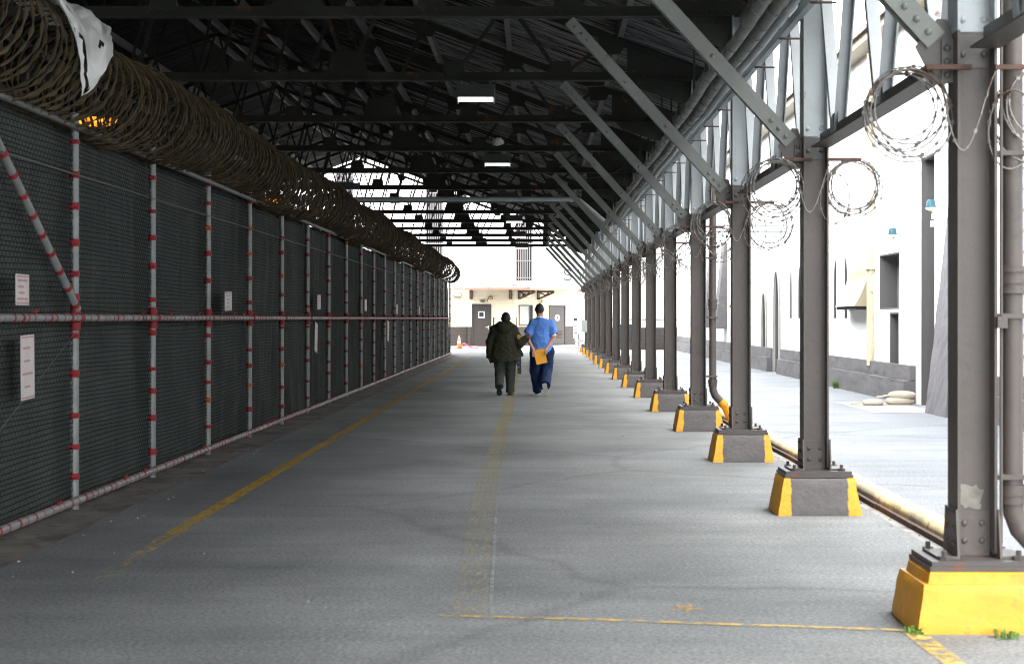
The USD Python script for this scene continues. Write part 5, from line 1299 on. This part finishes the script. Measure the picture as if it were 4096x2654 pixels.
m = MB().box(-0.1135, 0.1135, -0.002, 0.002, -0.15, 0.15)
m.box(-0.1135, 0.1135, 0.0021, 0.004, -0.15, -0.11)
m.move(roty(-ea), tuple(ec + np.array([0.064, 32.9, 0]))); m.put('envelope', M['envelope'], label='orange manila envelope held behind the back by the person in blue', cat='envelope')
t = thing('handcuffs', 'steel handcuffs on the wrists of the person in blue', 'handcuffs', (0.064, 32.9, 0))
for wr, el_ in ((LW, LX_), (RW, RX_)):
    wr, el_ = np.array(wr), np.array(el_); d = (el_ - wr) / np.linalg.norm(el_ - wr); a = np.cross(d, [0, 1, 0]); a /= np.linalg.norm(a); b = np.cross(d, a)
    c = wr + d * 0.012; MB().tube([c + 0.037 * (math.cos(q) * a + math.sin(q) * b) for q in np.linspace(0, 2 * np.pi, 22)], 0.0055, 6).put('cuff', M['steel'], t, smooth=True)
MB().tube([np.array(LW) + [0.04, -0.02, 0.0], np.array(LW) * 0.5 + np.array(RW) * 0.5 + [0, -0.02, 0.015], np.array(RW) + [-0.04, -0.02, 0.01]], 0.006, 6).put('chain', M['steel'], t, smooth=True)

# --- the officer
offi = thing('person', 'person in hooded dark green jacket and olive trousers walking away, gripping the other\'s arm', 'person', (-0.69, 32.8, 0))
EL, WL = (-0.315, -0.03, 1.10), (-0.325, 0.05, 0.80)
ER, WR = (0.30, -0.05, 1.05), (0.43, -0.03, 1.17)
S = Sdf((-0.46, -0.6, -0.02), (0.6, 0.4, 1.76), 0.0075)
hx = 0.012
S.el((hx, 0.03, 1.597), (0.083, 0.1, 0.105)); S.el((hx + 0.005, 0.065, 1.535), (0.064, 0.068, 0.07), 0.04)
S.rc((hx + 0.01, 0.125, 1.58), (hx + 0.012, 0.148, 1.555), 0.012, 0.017, 1, 0.012); S.el((hx + 0.01, 0.126, 1.515), (0.026, 0.014, 0.012), 0.008)
for s in (-1, 1): S.el((hx + s * 0.089, 0.02, 1.575), (0.014, 0.024, 0.036), 0.008)
S.rc((-0.005, -0.005, 1.36), (hx, 0.02, 1.52), 0.066, 0.06, 1, 0.04)
S.rc((-0.19, 0, 1.34), (0.17, 0, 1.34), 0.06, 0.06, 1, 0.05); S.rc((-0.01, 0.01, 1.26), (-0.01, 0.01, 0.9), 0.17, 0.17, 0.65, 0.06); S.rc((-0.1, 0, 0.88), (0.08, 0, 0.88), 0.13, 0.13, 0.9, 0.06)
for sh, el_, wr in (((-0.21, 0, 1.33), EL, WL), ((0.19, 0, 1.33), ER, WR)):
    S.rc(sh, el_, 0.058, 0.046, 1, 0.03); S.rc(el_, wr, 0.046, 0.029, 1, 0.02)
S.rc((-0.11, 0, 0.86), (-0.11, -0.02, 0.45), 0.095, 0.06); S.rc((-0.11, -0.02, 0.45), (-0.115, -0.34, 0.2), 0.056, 0.038)
S.rc((0.09, 0, 0.86), (0.10, 0.05, 0.45), 0.095, 0.06); S.rc((0.10, 0.05, 0.45), (0.10, 0.02, 0.08), 0.056, 0.038)
# right hand closes round the other's arm (arm axis passes near x 0.45)
pr = np.array((0.45, -0.035, 1.20)); S.rc(WR, pr, 0.028, 0.03, 0.8, 0.02)
for i, dz in enumerate((0.035, 0.013, -0.009, -0.03)):
    b = pr + np.array([0.01, -0.012, dz]); finger_chain(S, [b, b + [0.035, -0.008, 0.012], b + [0.058, 0.02, 0.016], b + [0.055, 0.05, 0.014]], 0.0105, 0.0085)
finger_chain(S, [pr + [-0.01, 0.012, 0.02], pr + [-0.005, 0.05, 0.04], pr + [0.01, 0.08, 0.045]], 0.012, 0.009)
pl = np.array((-0.325, 0.06, 0.74)); S.rc(WL, pl, 0.028, 0.032, 1.2, 0.02)
for i, dy in enumerate((0.03, 0.01, -0.01, -0.028)):
    b = pl + np.array([0.0, dy, -0.025]); finger_chain(S, [b, b + [0.008, 0.005, -0.035], b + [0.028, 0.008, -0.05], b + [0.042, 0.008, -0.035]], 0.0105, 0.0085)
finger_chain(S, [pl + [0.0, 0.03, 0.02], pl + [0.02, 0.05, -0.01], pl + [0.032, 0.045, -0.035]], 0.012, 0.009)
S.mesh().put('body', M['skin2'], offi, smooth=True)
H = Sdf((-0.12, -0.12, 1.45), (0.15, 0.17, 1.76), 0.006)
H.el((hx, 0.024, 1.602), (0.090, 0.108, 0.110), 0, clip=((hx, 0.085, 1.63), (0, 0.78, -0.5))); H.el((hx, -0.005, 1.56), (0.087, 0.088, 0.085), 0.01, clip=((hx, 0.03, 1.5), (0, 0.85, -0.2)))
H.mesh(0.004, (50, 50, 50)).put('hair', M['hair_black'], offi, smooth=True)
S = Sdf((-0.5, -0.36, 0.62), (0.56, 0.36, 1.56), 0.009)
S.rc((-0.225, 0, 1.335), (0.185, 0, 1.335), 0.085, 0.085, 1, 0.06); S.rc((-0.01, 0, 1.43), (-0.21, 0, 1.35), 0.075, 0.08, 1, 0.05); S.rc((-0.01, 0, 1.43), (0.18, 0, 1.35), 0.075, 0.08, 1, 0.05)
S.rc((-0.02, 0, 1.25), (-0.02, 0, 1.0), 0.235, 0.255, 0.66, 0.08)
S.rc((-0.02, 0, 1.05), (0.0, 0, 0.6), 0.255, 0.315, 0.64, 0.05, clip=((0, 0, 0.70), (0.09, 0.1, -1)))
S.rc((0.2, -0.02, 1.1), (0.33, 0.05, 0.72), 0.07, 0.075, 0.7, 0.06, clip=((0.33, 0, 0.80), (0.35, 0, -1)))
S.rc((-0.22, 0, 1.335), EL, 0.092, 0.08, 1, 0.04); S.rc(EL, (-0.328, 0.055, 0.72), 0.08, 0.066, 1, 0.03, clip=((0, 0, 0.765), (0, 0.1, -1)))
S.rc((0.185, 0, 1.335), ER, 0.092, 0.082, 1, 0.04); dd = np.array(WR) - np.array(ER); dd /= np.linalg.norm(dd)
S.rc(ER, np.array(WR) + dd * 0.06, 0.08, 0.064, 1, 0.03, clip=(np.array(WR) + dd * 0.02, dd))
S.rc((-0.06, -0.045, 1.475), (0.08, -0.045, 1.475), 0.05, 0.05, 0.9, 0.03)
S.mesh(0.034, (7, 7, 6), 9).put('jacket', M['jacket'], offi, smooth=True)
Hd = Sdf((-0.3, -0.32, 1.2), (0.3, 0.16, 1.58), 0.008)
Hd.el((-0.02, -0.155, 1.375), (0.125, 0.075, 0.105), 0.03); Hd.rc((-0.1, -0.135, 1.43), (0.07, -0.135, 1.43), 0.06, 0.06, 0.9, 0.04)
for s in (-1, 1): Hd.rc((-0.01 + s * 0.1, -0.11, 1.455), (-0.01 + s * 0.205, -0.02, 1.405), 0.055, 0.045, 1, 0.04); Hd.rc((-0.01 + s * 0.1, -0.09, 1.475), (-0.01 + s * 0.115, 0.05, 1.46), 0.04, 0.035, 1, 0.03)
Hd.mesh(0.016, (9, 9, 9), 12).put('hood', M['jacket'], offi, smooth=True)
# seams across the back and at the hem
sm = []
for x in np.linspace(-0.23, 0.2, 24): sm.append((x, -0.166 * math.sqrt(max(0.05, 1 - ((x + 0.02) / 0.30) ** 2)) - 0.012, 1.0 + 0.004 * math.sin(20 * x)))
MB().tube(sm, 0.004, 5).put('back_seam', M['jacket_dark'], offi, smooth=True)
# sleeve patch
pc = np.array((0.276, -0.128, 1.205)); nn = np.array((0.55, -0.83, 0.0)); nn /= np.linalg.norm(nn); a_ = np.cross(nn, [0, 0, 1]); b_ = np.array([0, 0, 1.0])
el2 = lambda r, z, k: [pc + a_ * (r * 0.85 * math.cos(q)) + b_ * (r * math.sin(q)) + nn * z for q in np.linspace(0, 2 * np.pi, k)]
MB().tube(el2(0.04, 0.004, 20), 0.005, 5).tube(el2(0.018, 0.006, 12), 0.004, 5).put('sleeve_patch', M['gold'], offi, smooth=True)
S = Sdf((-0.34, -0.52, 0.04), (0.36, 0.26, 1.0), 0.009)
S.rc((-0.09, 0, 0.9), (0.08, 0, 0.9), 0.16, 0.16, 0.85, 0.05); S.rc((-0.10, -0.01, 0.82), (0.085, -0.01, 0.82), 0.145, 0.145, 0.95, 0.05)
S.rc((-0.125, 0, 0.8), (-0.115, -0.015, 0.45), 0.13, 0.1, 1, 0.05)
ka, kb_ = np.array((-0.115, -0.015, 0.45)), np.array((-0.115, -0.36, 0.19)); dd = (kb_ - ka) / np.linalg.norm(kb_ - ka)
S.rc(ka, kb_ + dd * 0.06, 0.098, 0.082, 1, 0.03, clip=(kb_ + dd * 0.0, dd))
S.rc((0.11, 0, 0.8), (0.105, 0.04, 0.45), 0.13, 0.1, 1, 0.05); S.rc((0.105, 0.04, 0.45), (0.10, 0.015, 0.03), 0.098, 0.085, 1, 0.03, clip=((0, 0, 0.06), (0, 0, -1)))
S.mesh(0.02, (7, 7, 5), 15).put('trousers', M['olive_trousers'], offi, smooth=True)
shoe(offi, (0.105, -0.08, 0.002), (0.12, 0.22, 0.002), (0, 0, 1), M['boot'], M['boot'], 0.05, 0.025, 0.11)
shoe(offi, (-0.125, -0.43, 0.23), (-0.11, -0.33, 0.012), (0, 0.7, 0.5), M['boot'], M['boot'], 0.05, 0.025, 0.11)
# belt gear on the right hip, keys on the left
MB().box(0.235, 0.325, -0.06, 0.06, 0.60, 0.84).box(0.25, 0.33, -0.05, 0.05, 0.44, 0.599).put('holster', M['boot'], offi)
for z in (0.57, 0.67, 0.75): MB().box(0.245, 0.30, -0.068, -0.0605, z, z + 0.018).put('clip', M['blue'], offi)

# props near the people end here
